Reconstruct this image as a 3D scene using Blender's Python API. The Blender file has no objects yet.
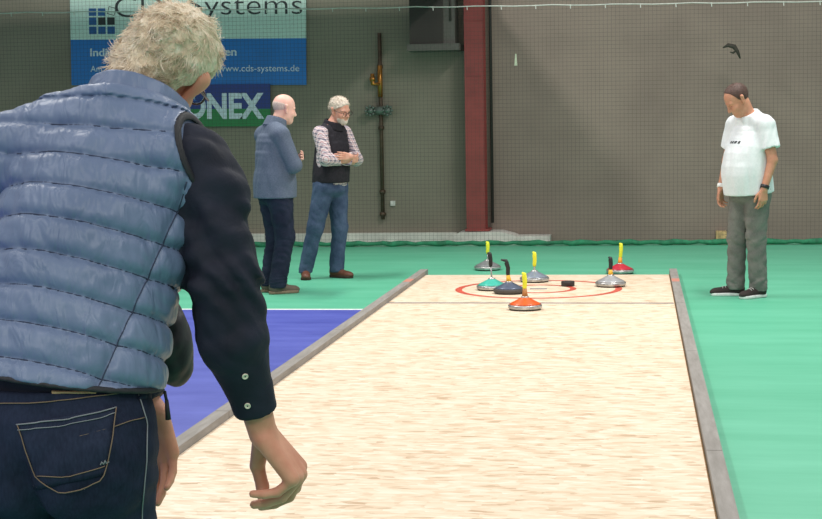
import bpy, bmesh, math, random
import numpy as np
from mathutils import Vector, Matrix, Euler
PI = math.pi
SC = bpy.context.scene
COL = SC.collection
random.seed(4)

# ------------------------------------------------------------------ materials
def lin(c):
    return tuple(((v/255.0)/12.92 if v/255.0 <= .04045 else ((v/255.0+.055)/1.055)**2.4) for v in c)

class NT:
    def __init__(self, name, col, rough=.6, metal=0., spec=.5):
        m = bpy.data.materials.new(name); m.use_nodes = True
        self.m = m; self.t = m.node_tree; self.n = self.t.nodes; self.l = self.t.links
        self.b = self.n['Principled BSDF']
        self.b.inputs['Base Color'].default_value = (*lin(col), 1)
        self.b.inputs['Roughness'].default_value = rough
        self.b.inputs['Metallic'].default_value = metal
        self.b.inputs['Specular IOR Level'].default_value = spec
        self.tc = self.n.new('ShaderNodeTexCoord')
    def node(self, t, **kw):
        n = self.n.new(t)
        for k, v in kw.items():
            if k in n.inputs: n.inputs[k].default_value = v
            else: setattr(n, k, v)
        return n
    def mapping(self, scale=(1,1,1), rot=(0,0,0), src='Object'):
        mp = self.n.new('ShaderNodeMapping'); mp.inputs['Scale'].default_value = scale
        mp.inputs['Rotation'].default_value = rot
        self.l.new(self.tc.outputs[src], mp.inputs['Vector']); return mp.outputs[0]
    def noise(self, scale, detail=4, rough=.55, vec=None, dist=0.):
        n = self.n.new('ShaderNodeTexNoise'); n.inputs['Scale'].default_value = scale
        n.inputs['Detail'].default_value = detail; n.inputs['Roughness'].default_value = rough
        n.inputs['Distortion'].default_value = dist
        self.l.new(vec if vec is not None else self.tc.outputs['Object'], n.inputs['Vector']); return n.outputs['Fac']
    def ramp(self, fac, stops):
        r = self.n.new('ShaderNodeValToRGB'); e = r.color_ramp.elements
        while len(e) < len(stops): e.new(.5)
        for el, (p, c) in zip(e, stops):
            el.position = p; el.color = (*lin(c), 1)
        self.l.new(fac, r.inputs[0]); return r.outputs[0]
    def mix(self, fac, a, b, mode='MIX'):
        x = self.n.new('ShaderNodeMix'); x.data_type = 'RGBA'; x.blend_type = mode
        for s, v in ((0, fac), (6, a), (7, b)):
            if isinstance(v, (int, float)): x.inputs[s].default_value = v
            elif isinstance(v, tuple): x.inputs[s].default_value = (*lin(v), 1)
            else: self.l.new(v, x.inputs[s])
        return x.outputs[2]
    def math(self, op, a, b=None, clamp=False):
        x = self.n.new('ShaderNodeMath'); x.operation = op; x.use_clamp = clamp
        for s, v in ((0, a), (1, b)):
            if v is None: continue
            if isinstance(v, (int, float)): x.inputs[s].default_value = v
            else: self.l.new(v, x.inputs[s])
        return x.outputs[0]
    def color(self, c): self.l.new(c, self.b.inputs['Base Color']); return self
    def bump(self, h, strength=.3, dist=.01):
        b = self.n.new('ShaderNodeBump'); b.inputs['Strength'].default_value = strength
        b.inputs['Distance'].default_value = dist
        self.l.new(h, b.inputs['Height']); self.l.new(b.outputs[0], self.b.inputs['Normal']); return self

def plain(name, col, rough=.6, metal=0., spec=.5, var=.06, scale=30, bump=0., bscale=None):
    t = NT(name, col, rough, metal, spec)
    n = t.noise(scale)
    lo = tuple(max(0, v*(1-var)) for v in col); hi = tuple(min(255, v*(1+var)) for v in col)
    t.color(t.ramp(n, [(.3, lo), (.7, hi)]))
    if bump: t.bump(t.noise(bscale or scale*3), bump, .004)
    return t.m

# ------------------------------------------------------------------ mesh helpers
def link(name, me, mat, parent=None, smooth=False):
    o = bpy.data.objects.new(name, me); COL.objects.link(o)
    if mat is not None:
        if isinstance(mat, (list, tuple)):
            for m in mat: me.materials.append(m)
        else: me.materials.append(mat)
    if parent is not None: o.parent = parent
    if smooth: me.polygons.foreach_set('use_smooth', [True]*len(me.polygons))
    return o
def obj(name, bm, mat, parent=None, smooth=False, bevel=0.):
    if bevel:
        bmesh.ops.bevel(bm, geom=[e for e in bm.edges if e.calc_face_angle(0) > .6], offset=bevel, segments=2, affect='EDGES', profile=.6)
    bmesh.ops.recalc_face_normals(bm, faces=bm.faces)
    me = bpy.data.meshes.new(name); bm.to_mesh(me); bm.free()
    return link(name, me, mat, parent, smooth)
def box(bm, x0, x1, y0, y1, z0, z1):
    v = [bm.verts.new((x, y, z)) for x in (x0, x1) for y in (y0, y1) for z in (z0, z1)]
    for f in ((0,1,3,2), (4,6,7,5), (0,4,5,1), (2,3,7,6), (0,2,6,4), (1,5,7,3)):
        bm.faces.new([v[i] for i in f])
    return bm
def B(*a):
    return box(bmesh.new(), *a)
def lathe(bm, prof, seg=40, c=(0,0,0)):
    rings = []
    for r, z in prof:
        if r < 1e-6: rings.append([bm.verts.new((c[0], c[1], c[2]+z))])
        else: rings.append([bm.verts.new((c[0]+r*math.cos(2*PI*i/seg), c[1]+r*math.sin(2*PI*i/seg), c[2]+z)) for i in range(seg)])
    for a, b in zip(rings[:-1], rings[1:]):
        for i in range(seg):
            j = (i+1) % seg
            if len(a) == 1 and len(b) == 1: continue
            if len(a) == 1: bm.faces.new((a[0], b[i], b[j]))
            elif len(b) == 1: bm.faces.new((a[i], b[0], a[j]))
            else: bm.faces.new((a[i], b[i], b[j], a[j]))
    for rg, last in ((rings[0], 0), (rings[-1], 1)):
        if len(rg) > 1: bm.faces.new(rg)
    return bm
def tube(bm, pts, rad, seg=10, closed=False):
    pts = [Vector(p) for p in pts]
    if not isinstance(rad, (list, tuple)): rad = [rad]*len(pts)
    n = len(pts); rings = []; up = None
    for i, p in enumerate(pts):
        if closed: t = pts[(i+1) % n]-pts[i-1]
        else: t = pts[min(i+1, n-1)]-pts[max(i-1, 0)]
        t.normalize()
        if up is None: up = t.orthogonal().normalized()
        else: up = (up-t*up.dot(t)).normalized()
        s = t.cross(up)
        rings.append([bm.verts.new(p+(up*math.cos(2*PI*k/seg)+s*math.sin(2*PI*k/seg))*rad[i]) for k in range(seg)])
    pairs = list(zip(rings[:-1], rings[1:]))
    if closed: pairs.append((rings[-1], rings[0]))
    for a, b in pairs:
        for k in range(seg):
            j = (k+1) % seg; bm.faces.new((a[k], a[j], b[j], b[k]))
    if not closed:
        bm.faces.new(rings[0]); bm.faces.new(rings[-1])
    return bm
def tag(o, label=None, cat=None, group=None, kind=None):
    for k, v in (('label', label), ('category', cat), ('group', group), ('kind', kind)):
        if v: o[k] = v
    return o
def empty(name, loc, rz=0.):
    o = bpy.data.objects.new(name, None); COL.objects.link(o); o.location = loc; o.rotation_euler = (0, 0, rz); return o
def textmesh(name, s, size, mat, parent, loc, width=None, ext=.001, rot=(PI/2, 0, 0), bold=0., space=1.):
    cu = bpy.data.curves.new(name, 'FONT'); cu.body = s; cu.size = size; cu.extrude = ext; cu.offset = bold
    cu.space_character = space
    t = bpy.data.objects.new(name, cu); COL.objects.link(t)
    dg = bpy.context.evaluated_depsgraph_get(); me = bpy.data.meshes.new_from_object(t.evaluated_get(dg))
    bpy.data.objects.remove(t)
    xs = [v.co.x for v in me.vertices]; k = 1.
    if width: k = width/(max(xs)-min(xs))
    x0 = min(xs)
    for v in me.vertices: v.co.x = (v.co.x-x0)*k
    o = link(name, me, mat, parent); o.location = loc; o.rotation_euler = rot
    return o

# ------------------------------------------------------------------ camera (eye height 1.5 m, long lens)
F = 1500.; W, Hh = 822, 519
cam = bpy.data.cameras.new('camera'); cam.sensor_fit = 'HORIZONTAL'; cam.sensor_width = 36
cam.lens = F/W*36; cam.clip_end = 200; cam.clip_start = .05
co = bpy.data.objects.new('camera', cam); COL.objects.link(co)
yv = Vector((228/F, 140.5/F, -1)).normalized()
hv = Vector((228/F+1, 140.5/F+math.tan(math.radians(1.0)), -1))
zv = hv.cross(yv).normalized()
if zv.y < 0: zv = -zv
xv = yv.cross(zv)
Rm = Matrix((xv, yv, zv))
co.matrix_world = Matrix.Translation((0, 0, 1.5)) @ Rm.to_4x4()
SC.camera = co
SC.view_settings.view_transform = 'Standard'; SC.view_settings.look = 'None'
SC.view_settings.gamma = 1; SC.view_settings.use_curve_mapping = False
SC.view_settings.exposure = 0.0

# ------------------------------------------------------------------ setting
t = NT('green court paint', (88, 186, 142), .42, spec=.35)
mp = t.mapping((.5, 3.0, 1))
n1 = t.noise(1.1, 5, .6, mp); n2 = t.noise(9, 4, .6, mp)
t.color(t.mix(t.math('MULTIPLY', n2, .35), t.ramp(n1, [(.3, (74, 167, 130)), (.7, (99, 186, 152))]), (116, 197, 168)))
t.bump(t.noise(60, 3), .08, .003); M_GREEN = t.m
t = NT('blue court paint', (66, 74, 176), .45, spec=.35)
t.color(t.ramp(t.noise(2.5, 6, .65, t.mapping((.6, 2, 1))), [(.25, (62, 72, 160)), (.75, (90, 100, 188))])); M_BLUE = t.m
M_WHITEPAINT = plain('white line paint', (226, 230, 226), .5)

floor = obj('floor', B(-16, 7, -6, 18.6, -.1, 0), M_GREEN); tag(floor, kind='structure')
court = obj('trim_1', B(-15, -2.0, -5, 11.84, 0, .002), M_BLUE); tag(court, 'blue painted court area left of the lane', kind='structure')
wl = obj('trim_2', B(-15, -2.0, 11.84, 11.90, 0, .003), M_WHITEPAINT); tag(wl, 'white court line along the edge of the blue area', kind='structure')

t = NT('wall paint', (118, 112, 100), .8, spec=.2)
sx = t.node('ShaderNodeSeparateXYZ'); t.l.new(t.tc.outputs['Object'], sx.inputs[0])
side = t.math('GREATER_THAN', sx.outputs[0], -1.86)
nn = t.noise(1.3, 5)
a = t.ramp(nn, [(.3, (130, 124, 111)), (.7, (142, 136, 122))])
b = t.ramp(nn, [(.3, (130, 117, 108)), (.7, (144, 131, 120))])
t.color(t.mix(side, a, b)); t.bump(t.noise(40, 4), .15, .004); M_WALL = t.m
wall = obj('wall_back', B(-16, 7, 18.6, 18.8, -.1, 6.5), M_WALL); tag(wall, kind='structure')
M_PLINTH = plain('white plinth paint', (208, 206, 198), .7, var=.08, scale=5, bump=.1)
bb = obj('baseboard_back', B(-15.9, -2.25, 18.5, 18.6, 0, .13), M_PLINTH, bevel=.006); tag(bb, kind='structure')

shade_slab = obj('shading_slab', B(-15.5, -2.15, 15.8, 17.95, 3.16, 3.4), plain('raw concrete', (120, 118, 112), .85)); tag(shade_slab, 'unseen concrete slab above the left part of the hall end, added to shade the wall', kind='structure')  # slab out of view, put in to darken the upper left wall
# red steel column (an I-beam standing on a pale footing)
M_RED = plain('red oxide steel paint', (138, 60, 56), .55, var=.10, scale=4)
M_GREYSTEEL = plain('dark galvanised steel', (92, 90, 84), .5, .4)
colm = empty('steel_column', (-1.965, 18.42, 0))
tag(colm, 'dark red steel column standing against the grey back wall on a white footing', 'column')
bm = B(-.13, .10, -.16, -.143, .19, 6.4); box(bm, -.13, .10, .143, .16, .19, 6.4); box(bm, -.012, .012, -.143, .143, .19, 6.4)
obj('beam', bm, M_RED, colm)
obj('base_plate', B(-.15, .15, -.17, .17, .165, .19), M_RED, colm, bevel=.004)
bm = bmesh.new(); tube(bm, [(.165, .1, .25), (.165, .1, 6.3)], .018, 10); obj('cable_conduit', bm, plain('black cable', (32, 31, 30), .6), colm, True)
bm = bmesh.new()
for z in (2.72, 2.05): box(bm, -.133, .103, -.166, -.159, z, z+.02)
obj('splice_strip', bm, M_RED, colm)
ft = tag(empty('column_footing', (-1.98, 18.3, 0)), 'white painted concrete footing under the red column', 'footing')
bm = bmesh.new()
pts = [(-.29, 0), (-.28, .11), (-.2, .155), (.3, .16), (.45, .12), (.5, .10), (.5, 0)]
va = [bm.verts.new((x, -.1, z)) for x, z in pts]; vb = [bm.verts.new((x, .29, z)) for x, z in pts]
bm.faces.new(va); bm.faces.new(vb[::-1])
for i in range(len(pts)): j = (i+1) % len(pts); bm.faces.new((va[i], vb[i], vb[j], va[j]))
obj('pedestal', bm, M_PLINTH, ft, bevel=.012)
obj('kerb', B(.5, .9, -.06, .28, 0, .1), M_PLINTH, ft, bevel=.008)
tag(obj('wood_block', B(.92, 1.04, 18.42, 18.58, 0, .13), plain('raw pale wood', (186, 160, 112), .7, var=.2, scale=20), bevel=.006),
    'small pale wooden block at the wall base behind the man in white', 'block')

# wall box high beside the column
M_DARKBOX = plain('dark brown sheet metal', (50, 44, 40), .6, .0, var=.1, scale=3)
M_GREYBOX = plain('grey sheet metal', (92, 90, 84), .6, .0)
hb = tag(empty('wall_cabinet', (-2.44, 18.6, 2.37)), 'dark box with grey ledge mounted high on the wall beside the column', 'cabinet')
obj('housing', B(-.31, .10, -.42, 0, .08, 1.2), M_DARKBOX, hb, bevel=.01)
obj('side_panel', B(.10, .24, -.40, 0, .08, 1.2), M_GREYBOX, hb, bevel=.006)
obj('ledge', B(-.34, .3, -.46, 0, 0, .08), M_GREYBOX, hb, bevel=.006)
bm = bmesh.new(); tube(bm, [(.19, -.41, .35), (.19, -.41, .75)], .012, 8); obj('latch', bm, M_DARKBOX, hb, True)

# pipe with brass valve
M_BRASS = plain('brass', (176, 122, 56), .35, .85)
M_PIPE = plain('rusty brown pipe', (84, 68, 54), .5, .5, var=.2, scale=12)
M_VALVE = plain('grey green valve body', (108, 120, 112), .45, .4)
pp = tag(empty('water_pipe', (-3.185, 18.55, .0)), 'vertical brown wall pipe with brass tap and grey green valve', 'pipe')
bm = bmesh.new(); tube(bm, [(0, 0, .30), (0, 0, 2.62)], .024, 12); obj('pipe', bm, M_PIPE, pp, True)
for zz, r1 in ((.34, .042), (.62, .040), (1.42, .038), (2.18, .036)):
    obj('pipe_collar', lathe(bmesh.new(), [(.034, 0), (r1, .015), (r1, .035), (.034, .05)], 14, (0, 0, zz)), M_PIPE, pp, True)
tp = obj('brass_tap', tube(bmesh.new(), [(.0, -.02, 1.83), (0, -.02, 2.22)], .032, 12), M_BRASS, pp, True)
bm = bmesh.new(); tube(bm, [(0, -.03, 1.99), (-.09, -.05, 1.99), (-.09, -.05, 2.12)], .026, 10); tube(bm, [(-.12, -.05, 2.05), (-.06, -.05, 2.05)], .035, 10)
obj('spout', bm, M_BRASS, tp, True)
vl = obj('valve', tube(bmesh.new(), [(-.12, -.04, 1.66), (.12, -.04, 1.66)], [.05, .055], 14), M_VALVE, pp, True)
for xx in (-.12, .1):
    bm = bmesh.new()
    for k in range(8):
        a0 = 2*PI*k/8; lathe(bm, [(.0, -.02), (.018, -.01), (.018, .01), (0, .02)], 8, (xx+.055*math.cos(a0), -.10, 1.66+.055*math.sin(a0)))
    tube(bm, [(xx, -.04, 1.66), (xx, -.11, 1.66)], .04, 12); obj('hand_wheel', bm, M_VALVE, vl, True)
tag(obj('wall_socket', B(-3.09, -3.03, 18.57, 18.6, .47, .53), plain('white plastic', (215, 214, 208), .4), bevel=.005), 'small white socket low on the wall right of the brown pipe', 'socket')

# banners on the wall
M_BAN = plain('pale banner vinyl', (196, 222, 212), .55, var=.02)
M_BANB = plain('blue banner vinyl', (24, 114, 194), .5, var=.04, scale=3)
M_INK = plain('dark ink', (44, 50, 52), .6); M_INKB = plain('blue ink', (38, 92, 150), .6); M_INKW = plain('pale ink', (206, 220, 230), .6)
bn = tag(empty('advertising_banner', (-7.22, 18.57, 2.06)), 'large pale and blue advertising banner on the back wall', 'banner')
bw = 3.09; bn.rotation_euler = (0, math.radians(1.1), 0)
obj('lower_panel', B(0, bw, -.008, 0, 0, .58), M_BANB, bn); obj('upper_panel', B(0, bw, -.008, 0, .58, 1.5), M_BAN, bn)
textmesh('heading_lettering', 'CDS', .37, M_INK, bn, (.60, -.0095, .86), .86, bold=-.004); textmesh('heading_lettering', 'Systems', .37, M_INK, bn, (1.58, -.0095, .88), 1.46, bold=-.004)
textmesh('slogan_lettering', 'Individuelle Softwarelösungen', .14, M_INKW, bn, (.26, -.0095, .37), 1.93, bold=.003)
textmesh('address_lettering', 'Am', .11, M_INKW, bn, (.26, -.0095, .17), .15)
textmesh('web_lettering', 'www.cds-systems.de', .115, M_INKW, bn, (1.95, -.0095, .17), 1.05)
for i in range(3):
    for j in range(3):
        if i == 2 and j == 2: continue
        dark = (i, j) in ((1, 1), (2, 1))
        obj('logo_tile', B(.25+i*.122, .25+i*.122+.10, -.0095, -.0085, .65+j*.115, .65+j*.115+.095), M_INK if dark else M_INKB, bn)
lt = obj('logo_tile', box(box(box(box(bmesh.new(), -.05, .05, 0, .001, -.05, -.042), -.05, .05, 0, .001, .042, .05), -.05, -.042, 0, .001, -.05, .05), .042, .05, 0, .001, -.05, .05), M_INK, bn)
lt.location = (.555, -.0095, .94); lt.rotation_euler = (0, .25, 0)
b2 = tag(empty('advertising_banner', (-6.04, 18.545, 1.51)), 'small blue and green banner below the large one, partly behind the white haired man', 'banner')
obj('green_panel', B(0, 1.44, -.008, 0, 0, .22), plain('green vinyl', (40, 128, 72), .5, var=.03), b2)
obj('blue_panel', B(0, 1.44, -.008, 0, .22, .53), plain('navy vinyl', (34, 58, 132), .5, var=.03), b2)
textmesh('brand_lettering', 'YONEX', .43, M_INKW, b2, (.05, -.0095, .11), 1.31, bold=.016); b2.rotation_euler = (0, math.radians(.8), 0)

# protective net in front of the wall
M_NET = plain('dark net cord', (58, 62, 54), .8); M_ROPE = plain('pale rope', (205, 208, 200), .7); M_HEM = plain('green net hem', (40, 118, 84), .8, var=.2, scale=15)
nr = tag(empty('protective_net', (0, 18.05, 0)), 'fine dark safety net hanging across the hall in front of the back wall', 'net')
vs = []; fs = []
def strand(p, q, r):
    p = np.array(p); q = np.array(q); d = (q-p)/np.linalg.norm(q-p)
    u = np.array((0, 1, 0)); s = np.cross(d, u); k = len(vs)
    for e in (p, q):
        for a in (0, 1, 2):
            vs.append(tuple(e+r*(u*math.cos(a*2.094)+s*math.sin(a*2.094))))
    for a in (0, 1, 2): fs.append((k+a, k+(a+1) % 3, k+3+(a+1) % 3, k+3+a))
x = -9.2
while x < 4.6: strand((x, 0, .03), (x+.004, 0, 3.38), .0012); x += .048
z = .05
while z < 3.37: strand((-9.2, 0, z), (4.6, 0, z-.03), .0012); z += .048
me = bpy.data.meshes.new('netting'); me.from_pydata(vs, [], fs); link('netting', me, M_NET, nr)
bm = bmesh.new(); pts = []
for i in range(60):
    xx = -9.2+i*.234; pts.append((xx, -.02, 2.955-.0145*(xx+7)-.012*abs(math.sin(i*.9))))
tube(bm, pts, .007, 6); obj('top_rope', bm, M_ROPE, nr, True)
for i in range(34):
    xx = -9.0+i*.41; zt = 2.955-.0145*(xx+7); obj('net_hook', tube(bmesh.new(), [(xx, -.02, zt), (xx+.004, -.02, zt-.05)], .006, 5), M_ROPE, nr)
bm = bmesh.new(); pts = []; rr = []
for i in range(140):
    xx = -9.2+i*.1; pts.append((xx, -.02+.015*math.sin(i*1.7), .036+.008*math.sin(i*2.3))); rr.append(.030+.006*math.sin(i*1.13))
tube(bm, pts, rr, 8); obj('net_hem', bm, M_HEM, nr, True)
M_SHRED = plain('pale tape', (196, 204, 178), .6); 
bm = B(-.018, .018, -.004, .004, -.09, .05); 
for v in bm.verts:
    if v.co.z > 0: v.co.x *= .4
o = obj('tape_tag', bm, M_SHRED); o.location = (-1.45, 18.02, 2.25); tag(o, 'small pale tag caught in the net right of the red column', 'tag')
bm = bmesh.new(); tube(bm, [(-.10, 0, .03), (-.04, .01, .06), (.03, 0, .04), (.07, 0, -.02), (.1, .0, -.1)], [.006, .024, .03, .02, .008], 7)
tube(bm, [(.06, 0, 0), (.02, 0, -.03), (-.02, 0, -.02)], [.012, .014, .005], 6)
o = obj('dead_leaf', bm, plain('dark withered leaf', (52, 50, 42), .8), None, True); o.location = (1.07, 18.01, 2.28); tag(o, 'dark withered leaf caught in the net above the man in white', 'leaf')

# ------------------------------------------------------------------ lane
t = NT('osb board', (232, 212, 176), .5, spec=.3)
def flakes(rot, sc, seed):
    v = t.node('ShaderNodeTexVoronoi'); v.inputs['Scale'].default_value = 1; v.inputs['Randomness'].default_value = 1
    m = t.mapping(sc, (0, 0, rot)); 
    nz = t.node('ShaderNodeTexNoise'); nz.inputs['Scale'].default_value = 3+seed
    t.l.new(m, v.inputs['Vector']); return v.outputs['Color']
f1 = t.node('ShaderNodeSeparateColor'); t.l.new(flakes(.25, (12, 45, 1), 0), f1.inputs[0])
f2 = t.node('ShaderNodeSeparateColor'); t.l.new(flakes(-.5, (14, 36, 1), 1), f2.inputs[0])
fm = t.math('MULTIPLY', t.math('ADD', f1.outputs[0], f2.outputs[1]), .5)
c = t.ramp(fm, [(.06, (184, 154, 122)), (.24, (214, 191, 162)), (.5, (228, 209, 184)), (.75, (235, 219, 198)), (.97, (241, 231, 214))])
big = t.noise(1.6, 4, .6, t.mapping((1, .5, 1)))
c = t.mix(t.math('MULTIPLY', big, .35), c, (222, 200, 171))
sp = t.noise(38, 3, .7, t.mapping((1, 2.2, 1)))
c = t.mix(t.ramp(sp, [(.66, (0, 0, 0)), (.78, (130, 130, 130))]), c, (150, 118, 80))
t.color(c); t.bump(fm, .12, .003); M_OSB = t.m
t = NT('weathered grey beam', (150, 148, 142), .75, spec=.2)
t.color(t.ramp(t.noise(6, 6, .65, t.mapping((4, .5, 4))), [(.25, (126, 122, 116)), (.75, (158, 154, 149))])); M_BEAM = t.m
M_RING = plain('red ring paint', (198, 84, 66), .5, var=.12, scale=20)
M_NAVY = plain('dark blue line paint', (66, 70, 98), .5)
LZ = .02; LX0, LX1, LYE = -2.065, .276, 14.42
lane = tag(empty('playing_lane', ((LX0+LX1)/2, 6.5, 0)), 'long pale chipboard playing lane with red target rings', 'lane')
ox, oy = (LX0+LX1)/2, 6.5
bs = obj('board_surface', B(LX0-ox, LX1-ox, 3.3-oy, LYE-oy, .003, LZ), M_OSB, lane, bevel=.002)
def ring(R, w, z):
    bm = bmesh.new(); n = 96
    a = [bm.verts.new((R*math.cos(2*PI*i/n), R*math.sin(2*PI*i/n), z)) for i in range(n)]
    b = [bm.verts.new(((R-w)*math.cos(2*PI*i/n), (R-w)*math.sin(2*PI*i/n), z)) for i in range(n)]
    for i in range(n): j = (i+1) % n; bm.faces.new((a[i], a[j], b[j], b[i]))
    return bm
for R, w in ((.735, .06), (.335, .055)):
    r = obj('target_ring', ring(R, w, LZ+.0012), M_RING, lane); r.location = (-.885-ox, 13.2-oy, 0)
cr = obj('centre_mark', B(-.075, .075, -.03, .03, LZ, LZ+.001), M_NAVY, lane); cr.location = (-.885-ox, 13.2-oy, 0)
obj('cross_line', B(LX0-ox+.005, LX1-ox-.005, 12.14-oy, 12.185-oy, LZ, LZ+.001), M_NAVY, lane)
M_DUST = plain('brown board edge', (142, 108, 66), .8, var=.15)
obj('board_edge', B(LX1-ox, LX1-ox+.006, 3.3-oy, LYE-oy, .003, LZ+.003), M_DUST, lane)
M_PINK = plain('faded red mark', (190, 128, 112), .7)
def rail(x0, x1, label, joints):
    r = tag(empty('side_rail', ((x0+x1)/2, 6.5, 0)), label, 'rail'); w = (x1-x0)/2
    ys = [3.3]+joints+[14.62]
    for a, b in zip(ys[:-1], ys[1:]):
        obj('beam_section', B(-w, w, a-6.5+.004, b-6.5-.004, .003, .058), M_BEAM, r, bevel=.005)
    obj('painted_mark', B(-w*.98, w*.98, 13.45-6.5, 13.7-6.5, .057, .0588), M_PINK, r)
rail(LX0-.075, LX0-.002, 'grey timber rail along the left side of the lane beside the blue court', [4.4, 7.3, 10.3, 13.2])
rail(LX1+.008, LX1+.078, 'grey timber rail along the right side of the lane', [4.0, 6.55, 9.4, 11.9])

# ------------------------------------------------------------------ ice stocks
M_STEEL = plain('brushed steel', (176, 176, 174), .35, .7, var=.12, scale=25)
M_SOLE = plain('dark running sole', (74, 70, 66), .7)
M_YEL = plain('yellow grip', (226, 226, 50), .5, var=.05); M_BLACK = plain('black grip', (30, 30, 30), .5)
M_AMBER = plain('amber cone', (224, 170, 44), .5); M_TAN = plain('tan stem', (170, 112, 58), .55); M_ORNG = plain('orange sleeve', (238, 150, 40), .5)
def shell(name, c, metal=.25): return plain(name, c, .3, metal, var=.05)
def stock(x, y, z, body, stem, stem_r, grip, sleeve, lean, rz, label, gl=.125, sl=.075, d=.136, hook=.02, dark=0):
    s = tag(empty('ice_stock', (x, y, z+.0025), rz), label, 'ice stock', 'ice stocks standing around the target rings'); s.scale = (1, 1, .86)
    bm = bmesh.new(); lathe(bm, [(0, 0), (d-.014, 0), (d-.01, .004), (d-.01, .012), (0, .012)], 48); obj('running_sole', bm, M_SOLE, s, True)
    bm = bmesh.new(); lathe(bm, [(d-.03, .011), (d-.004, .011), (d, .015), (d, .04), (d-.005, .046), (d-.03, .05)], 48); obj('rim', bm, M_STEEL if not dark else M_SOLE, s, True)
    bm = bmesh.new(); lathe(bm, [(d-.006, .046), (d-.022, .060), (d-.055, .078), (.056, .094), (.036, .106), (.027, .114), (0, .116)], 48); obj('stock_body', bm, body, s, True)
    bm = bmesh.new(); lathe(bm, [(.034, .104), (.03, .118), (stem_r*1.2, .124), (stem_r, .13)], 24); obj('collar', bm, M_STEEL, s, True)
    L = Vector((lean, 0, 1)).normalized(); p = Vector((0, 0, .112)); q = p+L*sl
    if sleeve is not None:
        bm = bmesh.new(); tube(bm, [p, p+L*sl*.45, q], [.026, .020, .016], 14); obj('sleeve', bm, sleeve, s, True)
    else:
        bm = bmesh.new(); tube(bm, [p, q], stem_r, 12); obj('stem', bm, stem, s, True)
    e = q+L*gl
    pts = [q-L*.01, q+L*.01, q+L*gl*.5+Vector((hook*.15, 0, 0)), q+L*gl*.85, e, e+L*.012+Vector((-hook*.9, 0, -.002))]
    bm = bmesh.new(); tube(bm, pts, [.014, .0175, .0185, .0195, .017, .008], 14); obj('grip', bm, grip, s, True)
    return s
k = 1-LZ/1.5
G = lambda n, c, **a: shell(n, c, **a)
stock(-1.525, 15.1, 0, G('grey shell', (132, 134, 136)), M_STEEL, .007, M_YEL, None, .02, 0, 'grey ice stock with yellow grip on the green floor left behind the lane', sl=.09, dark=0, gl=.12)
stock(-1.29, 13.13, LZ, G('teal shell', (64, 178, 158), metal=.0), M_STEEL, .007, M_BLACK, None, -.06, 0, 'teal ice stock with thin steel stem and black grip', sl=.135, gl=.125)
stock(-1.115, 12.86, LZ, G('slate blue shell', (88, 98, 118)), M_STEEL, .012, M_BLACK, M_AMBER, -.10, 0, 'slate blue ice stock with black grip and amber sleeve beside the teal one', sl=.07, gl=.145, dark=1, hook=.05)
stock(-.96, 13.8, LZ, G('silver blue shell', (136, 146, 160)), M_STEEL, .009, M_YEL, None, .01, 0, 'silver blue ice stock with yellow grip near the far lane end', sl=.06, gl=.135)
stock(-.893, 11.74, LZ, G('orange shell', (228, 92, 30), metal=.0), M_STEEL, .01, M_YEL, M_TAN, -.02, 0, 'bright orange ice stock with yellow grip, nearest of all on the lane', sl=.08, gl=.135, d=.134)
stock(-.255, 13.4, LZ, G('silver shell', (178, 180, 182), metal=.4), M_STEEL, .01, M_BLACK, M_AMBER, 0, 0, 'silver ice stock with black grip and amber cone at the right of the rings', sl=.06, gl=.12)
stock(-.188, 14.72, 0, G('red shell', (188, 44, 62), metal=.05), M_STEEL, .01, M_YEL, M_ORNG, .05, 0, 'red ice stock with yellow grip on the green floor behind the lane', sl=.07, gl=.15)
bm = bmesh.new(); lathe(bm, [(0, 0), (.056, 0), (.06, .004), (.06, .041), (.056, .045), (.02, .045), (.018, .041), (0, .041)], 36)
o = obj('target_puck', bm, plain('black rubber', (44, 38, 36), .6), None, True); o.location = (-.635, 13.42, LZ)
tag(o, 'small black rubber target puck on the inner red ring', 'puck')
# ------------------------------------------------------------------ sculpting by distance fields
f32 = np.float32
def V(*a): return np.array(a, dtype=f32)
def nrm(v): v = np.asarray(v, dtype=f32); return v/np.linalg.norm(v)
def smin(a, b, k):
    h = np.clip(.5+.5*(b-a)/k, 0, 1); return b+(a-b)*h-k*h*(1-h)
def smax(a, b, k): return -smin(-a, -b, k)
def un(ds, k):
    d = ds[0]
    for e in ds[1:]: d = smin(d, e, k)
    return d
def cone(p, a, b, ra, rb):
    a = np.asarray(a, f32); b = np.asarray(b, f32); n = b-a; t = np.clip(((p-a)@n)/max(n@n, 1e-9), 0, 1)
    return np.linalg.norm(p-a-t[:, None]*n, axis=1)-(ra+(rb-ra)*t)
def limb(p, pts, rs, k=.02):
    return un([cone(p, pts[i], pts[i+1], rs[i], rs[i+1]) for i in range(len(pts)-1)], k)
def ell(p, c, r, R=None):
    q = p-np.asarray(c, f32)
    if R is not None: q = q@R
    r = np.asarray(r, f32); k0 = np.linalg.norm(q/r, axis=1); k1 = np.linalg.norm(q/(r*r), axis=1)
    return k0*(k0-1)/np.maximum(k1, 1e-6)
def yawR(deg): a = math.radians(deg); return V(math.cos(a), math.sin(a), 0)
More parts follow.
